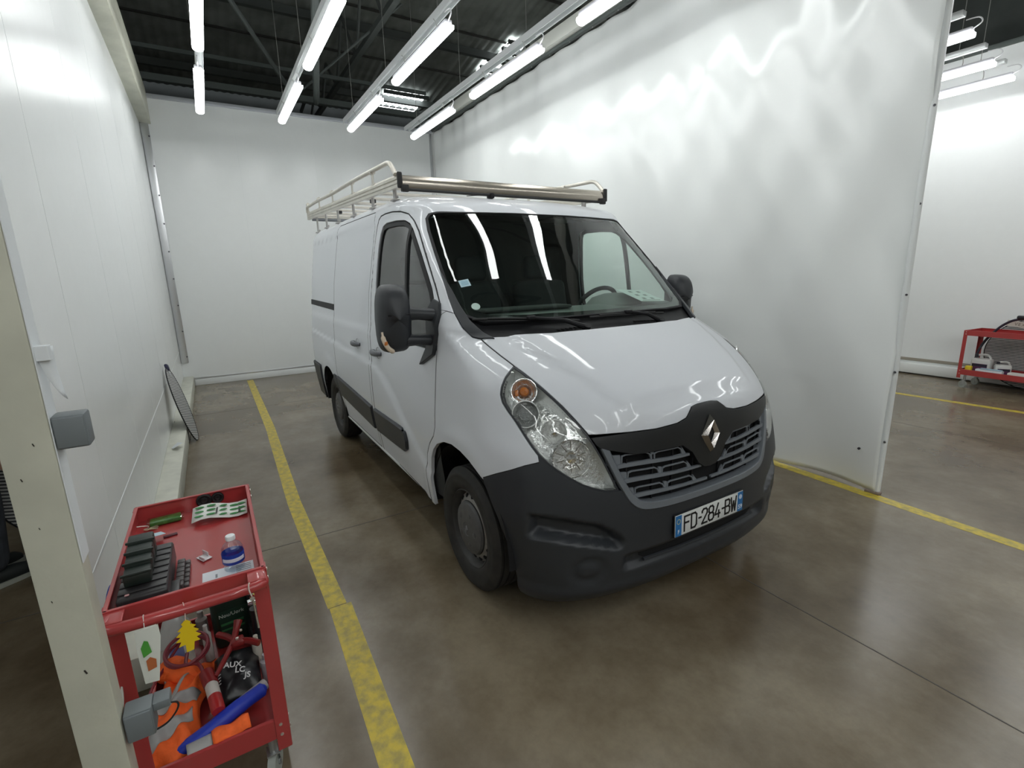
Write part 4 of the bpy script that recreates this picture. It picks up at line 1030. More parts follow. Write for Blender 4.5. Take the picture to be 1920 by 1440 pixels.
# ---- door mirrors
def mirror_unit(sg, parent):
    cy, hw = (1.178, .094) if sg < 0 else (1.062, .098)
    r = empty('door_mirror', (0, 0, 0), parent); k = Vector((1, sg, 1))
    def P(x, y, z): return (x, y*sg, z)
    # head: rounded box built from a superellipse loft, front shell bulges forward
    V = []; F = []; n = 28; L = 9
    for i in range(L):
        t = i/(L-1)        # 0 at the mirror face (rear), 1 at the nose of the shell
        s_ = (1-t**3.2)**.5 if t < 1 else .0
        s_ = max(s_, .02)
        x = -.405+.135*t
        for j in range(n):
            a = 2*PI*j/n; ca, sa = math.cos(a), math.sin(a); e = .52
            yy = math.copysign(abs(ca)**e, ca)*hw; zz = math.copysign(abs(sa)**e, sa)*.185
            yy *= (1-.10*(zz > 0)*abs(zz)/.185)
            V.append(P(x+(.02 if zz > 0 else 0)*t, cy+yy*s_*(1)+.006*t, 1.49+zz*s_))
    for i in range(L-1):
        for j in range(n): F.append((i*n+j, i*n+(j+1) % n, (i+1)*n+(j+1) % n, (i+1)*n+j))
    F.append([(L-1)*n+j for j in range(n)]); F.append([j for j in range(n)][::-1])
    o = mobj('mirror_shell', V, F, M_plast, r, smooth=50)
    bm = bmesh.new(); bm.from_mesh(o.data); bmesh.ops.recalc_face_normals(bm, faces=bm.faces); bm.to_mesh(o.data); bm.free()
    # split line band between the cap and the body
    b = MB(); b.tube([P(-.275+.012*math.cos(t*PI-PI/2), cy-hw*.62+hw*1.24*t, 1.515) for t in np.linspace(0, 1, 9)], .004, n=5); b.build('shell_seam', M_dark, r)
    b = MB(); b.box(P(-.410, cy, 1.545), (.01, hw*1.6, .20), bev=.02); b.box(P(-.410, cy, 1.375), (.01, hw*1.6, .08), bev=.015); b.build('mirror_glass', M_chrome, r)
    # two arms to the door
    b = MB()
    b.tube([P(-.33, cy-.05, 1.515), P(-.315, 1.01 if sg > 0 else 1.06, 1.512), P(-.31, .955, 1.50)], [.040, .033, .036], n=12)
    b.tube([P(-.33, cy-.05, 1.372), P(-.32, 1.01 if sg > 0 else 1.06, 1.368), P(-.33, .965, 1.360)], [.036, .028, .034], n=12)
    b.build('mirror_arms', M_plast, r)
    # triangular foot on the door
    ft = [(-.262, -.95, 1.50), (-.262, -.96, 1.40), (-.30, -.99, 1.285), (-.475, -1, 1.205), (-.40, -.99, 1.30), (-.375, -.98, 1.34), (-.375, -.96, 1.50), (-.34, -.94, 1.575), (-.30, -.93, 1.558)]
    f = (lambda g: g) if sg < 0 else mirror
    part('mirror_foot', f(cut(ft, [], dS, sp=.03, push=.022, flange=.035, gap=0, edge_r=.006)), M_plast, r)
    # indicator low on the outer side
    b = MB(); b.tube(crom([P(-.30, cy+hw-.004, 1.43), P(-.295, cy+hw-.008, 1.39), P(-.295, cy+hw-.028, 1.345), P(-.30, cy+hw-.06, 1.318)], 4), [.006]*3+[.013]*9+[.008], n=8); b.build('indicator', mat('indicator_clear', (.75, .62, .48), .2, coat=1), r)
    b = MB(); b.box(P(-.287, cy+hw-.016, 1.370), (.012, .018, .022), bev=.004); b.build('indicator_bulb', M_amber, r)
mirror_unit(-1, DR); mirror_unit(1, DL)
# ---- wheels
M_rimd = mat('dark_wheel_rim', (.035, .034, .033), .5, noise=.2, nscale=25)
def wheel(x, sg, front):
    w = empty('wheel', (x, sg*.875, .345), VAN)
    M = Matrix.Rotation(-sg*PI/2, 4, 'X')      # lathe axis -> outward y
    R = .345; W2 = .1075
    b = MB()
    prof = [(.215, -W2*.75), (.235, -W2*.92), (.275, -W2), (.315, -W2*.93), (.335, -W2*.80), (R-.004, -W2*.68)]
    for c in (-.062, -.021, .021, .062):
        prof += [(R, c-.016), (R, c-.006), (R-.009, c-.005), (R-.009, c+.005), (R, c+.006)]
    prof += [(R, .078), (R-.006, W2*.76), (.330, W2*.85), (.312, W2*.95), (.300, W2*.985), (.297, W2*.975), (.272, W2), (.238, W2*.93), (.218, W2*.80), (.212, W2*.6)]
    b.lathe(prof, 64, M); b.build('tyre', M_tyre, w, smooth=50)
    b = MB()   # steel rim, pressed disc
    b.lathe([(.212, -W2*.7), (.216, W2*.55), (.222, W2*.80), (.216, W2*.83), (.205, W2*.74), (.198, W2*.45), (.190, W2*.38), (.172, W2*.52), (.150, W2*.62), (.135, W2*.60), (.08, W2*.5), (.001, W2*.5)], 48, M)
    b.build('rim', M_rimd, w, smooth=40)
    b = MB(); b.lathe([(.152, W2*.635), (.170, W2*.56), (.188, W2*.44), (.193, W2*.43)], 48, M); b.build('rim_disc', M_steelw, w, smooth=40)
    for k in range(16):
        a = 2*PI*k/16; b = MB(); b.cyl((math.cos(a)*.176, math.sin(a)*.176, W2*.515), .0125, .010, axis=(math.cos(a)*.35, math.sin(a)*.35, 1), n=10, M=M); b.build('rim_hole', M_dark, w, smooth=0)
    b = MB(); b.lathe([(.146, W2*.62), (.150, W2*.70), (.143, W2*.82), (.12, W2*.90), (.07, W2*.94), (.04, W2*.955), (.038, W2*.93), (.001, W2*.935)], 40, M)
    cap = b.build('wheel_cap', M_cap, w, smooth=35)
    for k in range(5):
        a = 2*PI*k/5; b = MB(); b.lathe([(.016, 0), (.016, .004), (.001, .007)], 10, M @ Matrix.Translation((math.cos(a)*.088, math.sin(a)*.088, W2*.91))); b.build('cap_bolt', M_cap, w)
    badge(M @ Matrix.Translation((0, 0, W2*.94)), .24, mat('cap_badge', (.20, .20, .20), .4, metal=.4), w, 'cap_badge')
    return w
for x, sg in ((0, -1), (0, 1), (-3.182, -1), (-3.182, 1)): wheel(x, sg, x == 0)
# ---- number plate
q, n = shoot((2, 0, .5), (-1, 0, 0)); xp = .812
PL = empty('number_plate', (xp, 0, .508), VAN); tag(PL, None)
MP = frame((0, 0, 0), (0, 1, 0), (1, 0, .03))
M_pw = mat('plate_white', (.70, .72, .71), .35, noise=.08, nscale=15); M_pk = mat('plate_black', (.01, .01, .012), .4); M_pb = mat('plate_blue', (.02, .16, .42), .4); M_py = mat('plate_star_yellow', (.75, .65, .15), .5); M_pi = mat('plate_print_white', (.75, .78, .82), .5)
b = MB(); b.box((0, 0, 0), (.528, .118, .006), M=MP, bev=.002); b.build('plate_backing', M_pk, PL)
b = MB(); b.box((.0, 0, .004), (.520, .110, .004), M=MP, bev=.0015); b.build('plate_face', M_pw, PL)
for s in (-1, 1):
    b = MB(); b.box((s*.2375, 0, .0065), (.042, .106, .0014), M=MP); b.build('blue_band', M_pb, PL, smooth=0)
M0 = MP @ Matrix.Translation((0, -.001, .0068))
GL = {'F': [[(0, 0), (0, 8), (4, 8)], [(0, 4.4), (3.2, 4.4)]], 'D': [[(0, 0), (0, 8), (2.8, 8), (4, 6.8), (4, 1.2), (2.8, 0), (0, 0)]], '-': [[(.6, 4), (2.2, 4)]],
      '2': [[(0, 6.3), (0, 7), (1, 8), (3, 8), (4, 7), (4, 5.4), (0, 0), (4, 0)]], '8': [[(1, 4.2), (.2, 5.2), (.2, 7), (1.1, 8), (2.9, 8), (3.8, 7), (3.8, 5.2), (3, 4.2), (1, 4.2), (0, 3.2), (0, 1), (1, 0), (3, 0), (4, 1), (4, 3.2), (3, 4.2)]],
      '4': [[(2.4, 8), (0, 2), (4, 2)], [(3, 3.8), (3, 0)]], 'B': [[(0, 0), (0, 8), (2.8, 8), (3.8, 7), (3.8, 5.2), (2.8, 4.2), (0, 4.2)], [(2.8, 4.2), (4, 3.2), (4, 1), (3, 0), (0, 0)]], 'W': [[(-.2, 8), (.8, 0), (2, 5.6), (3.2, 0), (4.2, 8)]]}
cx_ = -.196; U = .0094
for ch in 'FD-284-BW':
    b = MB()
    for pl in GL[ch]:
        for (x0, y0), (x1, y1) in zip(pl[:-1], pl[1:]):
            a = Vector((cx_+x0*U, (y0-4)*U, .007)); c = Vector((cx_+x1*U, (y1-4)*U, .007)); dv = c-a
            b.box((a+c)/2, (dv.length+.0085, .0095, .0012), rot=Matrix.Rotation(math.atan2(dv.y, dv.x), 3, 'Z'), M=MP)
    b.build('plate_character', M_pk, PL, smooth=0)
    cx_ += (3.1 if ch == '-' else 5.35)*U
textobj('country_letter', 'F', .030, M_pi, MP @ Matrix.Translation((-.2375, -.032, .0076)), PL)
b = MB()
for k in range(12):
    a = 2*PI*k/12; b.cyl((-.2375+.012*math.cos(a), .022+.012*math.sin(a), .0074), .0022, .001, n=5, M=MP)
b.build('star_ring', M_py, PL, smooth=0)
textobj('department', '59', .034, M_pi, MP @ Matrix.Translation((.2375, -.030, .0076)), PL, bold=.0005)
b = MB(); b.cyl((.2375, .026, .0074), .013, .001, n=16, M=MP); b.build('region_mark', mat('region_mark', (.5, .6, .75), .5), PL, smooth=0)
# ---- roof antenna
b = MB(); q, n = shoot((-1.0, -.2, 4), (0, 0, -1)); b.box(Vector(q)+Vector((0, 0, .018)), (.07, .035, .04), bev=.012); b.tube([Vector(q)+Vector((-.01, 0, .03)), Vector(q)+Vector((-.28, -.05, .055))], .003, n=6)
b.build('antenna', M_black, VAN)
# ---- cab interior
b = MB()
dp = crom([(-.02, 1.33), (-.13, 1.445), (-.27, 1.495), (-.39, 1.485), (-.47, 1.42), (-.50, 1.28), (-.44, 1.05), (-.40, .85), (-.15, .80), (.03, 1.0)], 4, closed=True)
b.prism([(x, z) for x, z in dp], 1.64, M=Matrix(((1, 0, 0, 0), (0, 0, -1, .82), (0, 1, 0, 0), (0, 0, 0, 1))))
DA = b.build('dashboard', M_dash, VAN)
b = MB(); b.lathe([(.16, -.02), (.165, .03), (.13, .075), (.06, .10), (.001, .105)], 24, Matrix.Translation((-.37, .42, 1.46)) @ Matrix.Diagonal((1.0, 1.35, 1, 1))); b.build('instrument_hood', M_dash, DA)
b = MB(); b.box((-.30, -.38, 1.505), (.16, .62, .02), bev=.01); b.build('dash_shelf', M_trim, DA)
sw = empty('steering_wheel', (-.58, .42, 1.435), VAN, rot=(0, math.radians(-58), 0))
b = MB(); b.tube([(.19*math.cos(a), .19*math.sin(a), 0) for a in np.linspace(0, 2*PI, 36, endpoint=False)], .016, n=8, closed=True); b.build('rim', M_black, sw)
b = MB(); b.box((0, 0, -.02), (.13, .17, .05), bev=.02); b.box((0, 0, -.02), (.05, .36, .02), bev=.008); b.box((-.09, 0, -.02), (.2, .05, .02), bev=.008); b.build('hub', M_trim, sw)
b = MB(); b.tube([(0, 0, -.03), (.0, 0, -.26)], .035, n=10); b.build('column', M_trim, sw)
for y, wd in ((.44, .50), (-.20, .44), (-.64, .42)):
    s_ = empty('seat', (-1.02, y, .0), VAN)
    b = MB(); b.box((.05, 0, .93), (.50, wd, .16), bev=.05, seg=3); b.build('cushion', M_seat, s_)
    b = MB(); b.box((-.27, 0, 1.32), (.15, wd, .66), bev=.05, seg=3, rot=Matrix.Rotation(math.radians(-12), 3, 'Y')); b.build('backrest', M_seat, s_)
    b = MB(); b.box((-.35, 0, 1.76), (.10, .26, .20), bev=.04, seg=3); b.build('headrest', M_seat, s_)
    b = MB(); b.box((.05, 0, .62), (.4, wd*.8, .46)); b.build('seat_base', M_dark, s_, smooth=0)
pp = MB(); pp.box((0, 0, 0), (.21, .30, .002)); pl_ = pp.build('paper', mat('white_paper', (.78, .82, .82), .7), None, smooth=0)
pl_.location = (-.215, .52, 1.545); pl_.rotation_euler = (math.radians(-3), math.radians(20), .2); tag(pl_, 'white printed sheet lying on the dashboard behind the windscreen', 'paper')
b = MB()
for i in range(3):
    for j in range(2): b.box((-.06+.06*i, -.05+.10*j, .002), (.022, .035, .001))
b.box((.09, 0, .002), (.006, .22, .001)); b.build('printed_mark', mat('print_grey', (.2, .22, .22), .6), pl_, smooth=0)
# ---------------------------------------------------------------- roof rack (bolted to the roof gutters)
M_rack = mat('aluminium_rack', (.62, .59, .53), .38, metal=.75, noise=.1, nscale=12)
M_rackc = mat('black_end_cap', (.02, .02, .02), .55)
RK = empty('roof_rack', (0, 0, 0), VAN)
XF, XB = -1.0, -4.28
def rz(x): return 2.315+(XF-x)*.0375
def rwy(x): return .87
for sg in (-1, 1):
    y = sg*.87
    a, c = Vector((XF, y, rz(XF))), Vector((XB, y, rz(XB)))
    b = MB(); prof = [(-.014, -.038), (.012, -.038), (.012, -.020), (.017, -.014), (.017, -.006), (.011, 0), (.011, .006), (.017, .011), (.017, .024), (.011, .030), (.008, .040), (-.014, .040)]
    Mx = frame(a, (0, sg, 0), c-a); b.prism([(x, (-1 if Mx.col[1].z < 0 else 1)*yy) for x, yy in prof], (c-a).length, Mx)
    b.build('side_rail', M_rack, RK, smooth=30)
    b = MB(); b.box((XF+.008, y, rz(XF)+.004), (.022, .034, .10), bev=.009, seg=3); b.box((XF+.012, y-sg*.03, rz(XF)-.045), (.03, .05, .045), bev=.006); b.build('end_cap', M_rackc, RK)
    b = MB(); b.box((XB-.004, y, rz(XB)), (.014, .032, .082), bev=.004); b.build('end_cap', M_rackc if sg > 0 else M_rack, RK)
    # tubular guard rail bent above the side rail
    pts = []
    for x, h in ((XF-.03, .04), (XF-.10, .10), (XF-.16, .128), (XF-.30, .132), (-2.1, .128), (-2.9, .112), (-3.6, .112), (-4.15, .10), (-4.24, .095), (-4.265, .04)):
        pts.append((x, y+sg*.012, rz(x)+h))
    b = MB(); b.tube(crom(pts, 5), .0155, n=10); b.build('guard_tube', M_rack, RK)
    for x in (-1.55, -2.15, -2.9, -3.55, -4.2):
        b = MB(); b.box((x, y+sg*.008, rz(x)+.072), (.045, .006, .085), bev=.002); b.box((x, y+sg*.005, rz(x)+.040), (.075, .014, .012), bev=.002); b.cyl((x, y+sg*.008, rz(x)+.125), .020, .034, axis=(1, 0, 0), n=10); b.build('tube_clamp', M_rack, RK)
    for x in (-1.22, -1.75, -2.35, -2.95, -3.5, -4.0):
        q, n = shoot((x, y*.955, 4), (0, 0, -1)); h0 = q[2]
        b = MB(); b.box((x, y*.955, (h0+rz(x)-.02)/2), (.05, .012, rz(x)-.02-h0+.01), bev=.002); b.box((x, y*.955, h0+.006), (.07, .05, .012), bev=.003); b.cyl((x, y*.955-sg*.012, h0+.03), .010, .02, axis=(0, 1, 0), n=8); b.build('mounting_foot', mat('foot_zinc', (.42, .41, .40), .5, metal=.7), RK)
# front wind bar: broad aerofoil
b = MB(); b.prism([(.0, .048), (.020, .040), (.028, .01), (.022, -.030), (.0, -.045), (-.02, -.03), (-.022, .03)], 1.70, frame((XF-.02, -.85, rz(XF)-.004), (1, 0, 0), (0, 1, 0)))
o = b.build('front_bar', mat('brushed_aluminium', (.66, .60, .52), .24, metal=.95), RK, smooth=50)
b = MB(); b.cyl((XF+.012, 0, rz(XF)-.052), .010, 1.72, axis=(0, 1, 0), n=8); b.build('front_bar_seal', M_rackc, RK)
for x in (-1.28, -1.62, -2.0, -2.4, -2.8, -3.2, -3.6, -3.95, -4.22):
    b = MB(); b.box((x, 0, rz(x)-.012), (.055, 1.72, .022), bev=.003); b.build('cross_slat', M_rack, RK)
b = MB(); b.cyl((-4.30, 0, rz(-4.3)-.03), .022, 1.66, axis=(0, 1, 0), n=12); b.build('rear_roller', mat('roller_grey', (.22, .23, .25), .4), RK)
for x in (-1.85, -3.0):
    b = MB(); b.box((x, -.80, rz(x)-.045), (.05, .04, .03), bev=.006); b.build('strap_clip', M_rackc, RK)
# ---------------------------------------------------------------- column at the end of the left wall, boxes, boards, far cart
col = empty('steel_column', (.919, -2.378, 0)); tag(col, 'cream painted steel post standing close on the left, in front of the red cart', 'column')
b = MB(); b.box((0, 0, 2.4), (.062, .084, 4.8), bev=.004); b.build('shaft', M_cream, col)
b = MB(); b.box((0, 0, .006), (.14, .15, .012), bev=.003); b.build('base_plate', M_cream, col)
b = MB(); b.box((-.001, .0435, 3.0), (.058, .002, 3.76)); b.build('white_film', mat('white_film', (.74, .77, .79), .4), col)
b = MB()
for y, z, s in ((-.018, 1.33, .003), (.012, 1.40, .003), (-.010, 1.22, .002), (.005, .86, .005), (-.02, 1.05, .002)): b.box((.0315, y, z), (.001, s*.6, s*2.2), rot=Matrix.Rotation(.3, 3, 'X'))
b.build('scuff', M_dirt, col, smooth=0)
Mtape = mat('white_tape', (.74, .77, .79), .5)
tp = empty('torn_tape', (.93, -2.333, 1.52)); tag(tp, 'torn white film strip peeling off the post above the upper grey box', 'tape')
V = []; F = []
for i in range(9):
    t = i/8; V += [(.008-.01*t, .0+.024*t*t, .07-.10*t), (-.012, .024*(1-t*.3)+.012*t*t, .075-.115*t)]
for i in range(8): F.append((2*i, 2*i+1, 2*i+3, 2*i+2))
o = mobj('tape_strip', V, F, Mtape, tp, smooth=60); m_ = o.modifiers.new('thickness', 'SOLIDIFY'); m_.thickness = .0008
b = MB(); b.box((.0, .010, .062), (.024, .022, .03), bev=.001); b.build('tape_patch', Mtape, tp, smooth=0)
def jbox(name, c, d, label, flap=False):
    r = empty(name, c); tag(r, label, 'box')
    m = mat(name+'_grey', (.165, .185, .195), .5)
    b = MB(); b.box((0, 0, 0), d, bev=.005, seg=2); b.build('box_body', m, r)
    b = MB(); b.box((d[0]*.5, 0, 0), (.008, d[1]*.9, d[2]*.9), bev=.003); b.build('box_lid', m, r)
    if flap:
        b = MB(); b.box((-.005, d[1]*.5+.018, d[2]*.34), (.045, .036, .022), bev=.003); b.build('socket_flap', m, r)
        b = MB(); b.tube(crom(CORD, 5), .0024, n=6); b.build('cord', M_rub, r)
    return r
CORD = [(.0, .028, .03), (.01, .060, .022), (.01, .078, .012), (.01, .074, -.008), (.01, .052, -.032), (.01, .022, -.042), (.008, .0, -.044), (.0, -.01, -.03)]
jbox('junction_box', (.920, -2.306, 1.415), (.052, .056, .072), 'grey electrical junction box on the post, at chest height')
jbox('socket_box', (.920, -2.304, .668), (.055, .058, .078), 'grey socket box with a black cord, low on the post before the cart', True)
# ---- striped dent-inspection boards
def stripes_mat(name, scale, axis=0, a=(.05, .05, .055), b_=(.62, .62, .60)):
    m = mat(name, b_, .5); nt = m.node_tree; bs = nt.nodes['Principled BSDF']; tc = nt.nodes.new('ShaderNodeTexCoord')
    w = nt.nodes.new('ShaderNodeTexWave'); w.inputs['Scale'].default_value = scale; w.bands_direction = 'XYZ'[axis]; w.inputs['Distortion'].default_value = 0
    cr = nt.nodes.new('ShaderNodeValToRGB'); cr.color_ramp.interpolation = 'LINEAR'; cr.color_ramp.elements[0].position = .40; cr.color_ramp.elements[0].color = (*a, 1); cr.color_ramp.elements[1].position = .52; cr.color_ramp.elements[1].color = (*b_, 1)
    nt.links.new(tc.outputs['Object'], w.inputs[0]); nt.links.new(w.outputs[0], cr.inputs[0]); nt.links.new(cr.outputs[0], bs.inputs['Base Color'])
    return m
M_strip = stripes_mat('zebra_print', 15, 1)
def board(loc, nrm, up, rx, ry, label, clampit=True):
    r = empty('striped_board', loc); tag(r, label, 'board')
    M = frame((0, 0, 0), Vector(up).cross(Vector(nrm)), nrm)
    b = MB(); b.poly([(rx*math.cos(a), ry*math.sin(a), z) for z in (0, .004) for a in np.linspace(0, 2*PI, 48, endpoint=False)], [list(range(48))[::-1], [48+i for i in range(48)]]+[(i, (i+1) % 48, 48+(i+1) % 48, 48+i) for i in range(48)])
    o = b.build('striped_panel', M_strip, r, smooth=0); o.matrix_local = M
    b = MB(); b.tube([(rx*math.cos(a), ry*math.sin(a), .002) for a in np.linspace(0, 2*PI, 48, endpoint=False)], .006, n=6, closed=True, M=M); b.build('rim', M_black, r)
    if clampit:
        b = MB(); b.box((0, ry+.01, .004), (.07, .075, .03), bev=.012, M=M); b.build('grip', mat('navy_grip', (.02, .02, .06), .5), r)
        b = MB(); b.poly([(-.03, ry-.03, .008), (.03, ry-.03, .008), (.0, ry-.11, .008)], [(0, 1, 2)], M); b.build('grip_plate', mat('clear_grip', (.55, .58, .60), .3), r, smooth=0)
    return r
board((-4.125, -2.432, .395), (.10, .97, .25), (-.32, -.20, .93), .235, .425, 'oval zebra-striped board leaning against the left wall on the ledge')
board((-1.75, -3.02, .58), (.90, -.12, .15), (-.1, .15, 1), .32, .40, 'striped board propped behind the column at the left edge of view', False)
b = MB(); b.prism([(0, 0), (.30, .02), (.05, .12)], .004, frame((-4.35, -2.545, .17), (1, 0, 0), (0, 1, 0)))
tag(b.build('dark_offcut', mat('dark_offcut', (.10, .10, .09), .6), smooth=0), 'small dark triangular offcut leaning behind the striped board', 'offcut')
b = MB(); b.poly([(0, 0, 0), (.09, .02, .015), (.13, .07, .05), (.02, .10, .04), (-.06, .05, .03)], [(0, 1, 2), (0, 2, 3), (0, 3, 4)]); o = b.build('paper_scrap', Mtape, smooth=0); o.location = (-3.25, -2.52, .168)
tag(o, 'torn scrap of white foil lying on the left ledge', 'paper')
# ---------------------------------------------------------------- red tool carts
M_red = mat('red_powder_coat', (.42, .042, .042), .36, coat=.5, noise=.08, nscale=6)
M_rivet = mat('bright_rivet', (.72, .66, .60), .3, metal=.8)
M_castor = mat('castor_grey', (.35, .37, .34), .5); M_zinc = mat('zinc_bracket', (.45, .46, .46), .4, metal=.8)
def cart(label, L=.76, Wd=.405, H=.83, handle=True):
    r = empty('tool_cart', (0, 0, 0)); tag(r, label, 'cart')
    def tray(z, d, nm):
        b = MB(); t = .003
        b.box((L/2, 0, z), (L, Wd, t)); 
        for s in (-1, 1): b.box((L/2, s*(Wd/2), z+d/2), (L+.003, t, d)); b.box((L/2, s*(Wd/2-.005), z+d), (L, .012, .006), bev=.002)
        for x in (0, L): b.box((x, 0, z+d/2), (t, Wd, d)); b.box((x+(.005 if x == 0 else -.005), 0, z+d), (.012, Wd, .006), bev=.002)
        return b.build(nm, M_red, r, smooth=0)
    tray(H-.068, .066, 'top_tray'); tray(.19, .072, 'lower_tray')
    for sx, x in ((1, 0), (-1, L)):
        for sy in (-1, 1):
            y = sy*Wd/2; e = MB()
            e.box((x-sx*.002+sx*.02, y+sy*.003, (H+.14)/2), (.042, .003, H-.14-.005), bev=.001); e.box((x-sx*.004, y-sy*.018, (H+.14)/2), (.003, .042, H-.14-.005), bev=.001)
            p = e.build('corner_post', M_red, r, smooth=0)
            e = MB()
            for z in (H-.02, H-.05, .245, .205):
                e.cyl((x+sx*.022, y+sy*.0055, z), .0055, .004, axis=(0, 1, 0), n=8); e.cyl((x-sx*.0065, y-sy*.022, z), .0055, .004, axis=(1, 0, 0), n=8)
            e.build('rivet', M_rivet, p)
            c = empty('castor', (x+sx*.055, y-sy*.055, 0), r)
            e = MB(); e.cyl((0, 0, .05), .05, .026, axis=(.35, 1, 0), n=20); e.build('wheel', M_castor, c)
            e = MB(); e.cyl((0, 0, .05), .012, .040, axis=(.35, 1, 0), n=10); e.box((.010, 0, .108), (.045, .044, .005)); e.box((.006, .019, .078), (.026, .003, .06)); e.box((.006, -.019, .078), (.026, .003, .06)); e.cyl((.012, 0, .148), .014, .08, n=12); e.box((.012, 0, .186), (.06, .06, .006)); e.build('fork', M_zinc, c, smooth=0)
    if handle:
        b = MB()
        b.tube(crom([(L-.01, -Wd/2+.02, H-.02), (L+.035, -Wd/2+.012, H-.018), (L+.060, -Wd/2+.030, H-.022), (L+.066, 0, H-.022), (L+.060, Wd/2-.030, H-.022), (L+.035, Wd/2-.012, H-.018), (L-.01, Wd/2-.02, H-.02)], 5), .0165, n=12)
        for s in (-1, 1): b.box((L+.025, s*(Wd/2-.026), H-.006), (.070, .050, .006), bev=.002); b.box((L+.028, s*(Wd/2-.003), H-.022), (.070, .004, .038), bev=.001)
        b.build('handle', M_red, r, smooth=50)
    return r
CX, CY = -.10, -2.188
CT = cart('red two-tray tool cart in the foreground beside the column, loaded with tools'); CT.location = (CX, CY, 0)
ZT = .7640+.001; ZB = .1925+.001
def thing(name, label, cat, loc, rot=0, group=None):
    o = empty(name, loc, rot=(0, 0, rot)); tag(o, label, cat, group); return o
def single(b, name, m, label, cat, loc=(0, 0, 0), rot=(0, 0, 0), smooth=40, group=None):
    o = b.build(name, m, smooth=smooth); o.location = loc; o.rotation_euler = rot; tag(o, label, cat, group); return o
# magnets / suction rings stuck inside the far lip
for i, (y, r_) in enumerate(((-2.155, .030), (-2.105, .024))):
    b = MB(); b.lathe([(.001, .008), (r_*.35, .010), (r_*.5, .004), (r_*.8, .010), (r_, .004), (r_, 0)], 20, frame((0, 0, 0), (0, 1, 0), (1, 0, .0)))
    single(b, 'magnet', M_rub, ('larger' if i == 0 else 'smaller')+' round black magnet stuck on the far lip of the top tray', 'magnet', (CX+.006, y, .800))
# green blister of bulbs leaning on the far lip
t = thing('bulb_pack', 'green clear-wrapped bulb pack lying in the far left corner of the top tray', 'pack', (-.040, -2.292, ZT+.010))
b = MB(); b.box((0, 0, 0), (.055, .105, .016), bev=.004, rot=Matrix.Rotation(.05, 3, 'Z')); b.build('green_insert', mat('green_insert', (.06, .20, .03), .5, noise=.5, nscale=60), t)
b = MB(); b.box((0, .0, .004), (.068, .125, .014), bev=.005); b.build('clear_shell', glassmat('blister', (.85, .88, .82), ior=1.45), t)
# booklet of green vehicle sketches
t = thing('damage_sheet', 'long white folded sheet with green vehicle drawings in the top tray', 'paper', (.030, -2.100, ZT+.016), -.06)
V = []; F = []
for i in range(7):
    y = -.098+.196*i/6
    for x in (-.05, .05): V.append((x, y, .010*math.sin(i*1.0)+(.02 if x < 0 else 0)))
for i in range(6): F.append((2*i, 2*i+1, 2*i+3, 2*i+2))
o = mobj('sheet', V, F, mat('sheet_white', (.78, .80, .76), .55), t, smooth=60); mm = o.modifiers.new('thickness', 'SOLIDIFY'); mm.thickness = .002
Mg = mat('vehicle_green', (.02, .20, .04), .6); Mk = mat('print_black', (.02, .03, .02), .6)
def onsheet(y): i = (y+.098)/.196*6; return .010*math.sin(i)
for k, y in enumerate((-.072, -.030, .010, .050, .080)):
    for x in (-.030, 0, .030):
        b = MB(); b.lathe([(.001, .0012), (.014, .001), (.0142, 0)], 12, Matrix.Translation((x, y, onsheet(y)+.0022+(.010-.2*x))) @ Matrix.Diagonal((.62, 1.15, 1, 1))); b.build('vehicle_drawing', Mg, t)
    if k in (1, 3): 
        b = MB(); b.box((0, y+.02, onsheet(y+.02)+.0128), (.085, .006, .001), rot=Matrix.Rotation(-.0, 3, 'Y')); b.build('ruled_line', Mk, t, smooth=0)
# sheet with blue print under the case
b = MB(); b.box((0, 0, 0), (.10, .10, .0015), rot=Matrix.Rotation(.25, 3, 'Z')); single(b, 'paper', mat('bluish_paper', (.50, .66, .74), .6), 'pale blue sheet tucked behind the black case on the top tray', 'paper', (.145, -2.335, .80), (.0, -.30, 0), 0)
b = MB(); b.box((0, 0, 0), (.018, .045, .004), bev=.001); single(b, 'marker_strip', mat('dark_red_strip', (.08, .01, .02), .5), 'thin dark strip lying right of the pale blue sheet', 'strip', (.105, -2.270, ZT+.002), (0, 0, .15))
# keys
t = thing('key_bunch', 'small bunch of keys with a string in the far left of the top tray', 'keys', (.005, -2.352, ZT+.004))
Mkey = mat('brass_key', (.62, .55, .40), .35, metal=.8)
for k in range(3):
    a = .4*k-.3; b = MB(); b.cyl((0, 0, .001*k), .010, .002, n=12, M=Matrix.Rotation(a, 4, 'Z')); b.box((0, .022, .001*k), (.006, .032, .002), M=Matrix.Rotation(a, 4, 'Z')); b.build('key', Mkey, t)
b = MB(); b.tube(crom([(.0, 0, 0), (.02, .01, .02), (.045, .0, .035), (.06, -.02, .045)], 4), .0018, n=5); b.build('string', mat('white_string', (.75, .72, .66), .7), t)
# black tester case with grip on top
t = thing('tester_case', 'black hard case with ribbed lid on the left of the top tray', 'case', (.470, -2.318, ZT))
Mcase = mat('black_case_plastic', (.030, .028, .030), .36, noise=.3, nscale=20)
b = MB(); b.box((0, .015, .036), (.315, .125, .070), bev=.010, seg=3); b.build('case_body', Mcase, t)
for k in range(7): b = MB(); b.box((-.12+.04*k, .015, .0735), (.030, .118, .004), bev=.0015); b.build('lid_rib', Mcase, t)
b = MB(); b.box((.10, .085, .018), (.10, .03, .03), bev=.006); b.build('case_side', Mcase, t)
b = MB(); b.box((.145, -.02, .075), (.008, .010, .002)); b.build('case_badge', mat('pinkish_badge', (.55, .30, .30), .5), t, smooth=0)
t = thing('grip_block', 'stepped black ribbed block standing on the black case', 'tool', (.475, -2.315, ZT+.077))
Mgb = mat('black_rubber_block', (.014, .022, .018), .45)
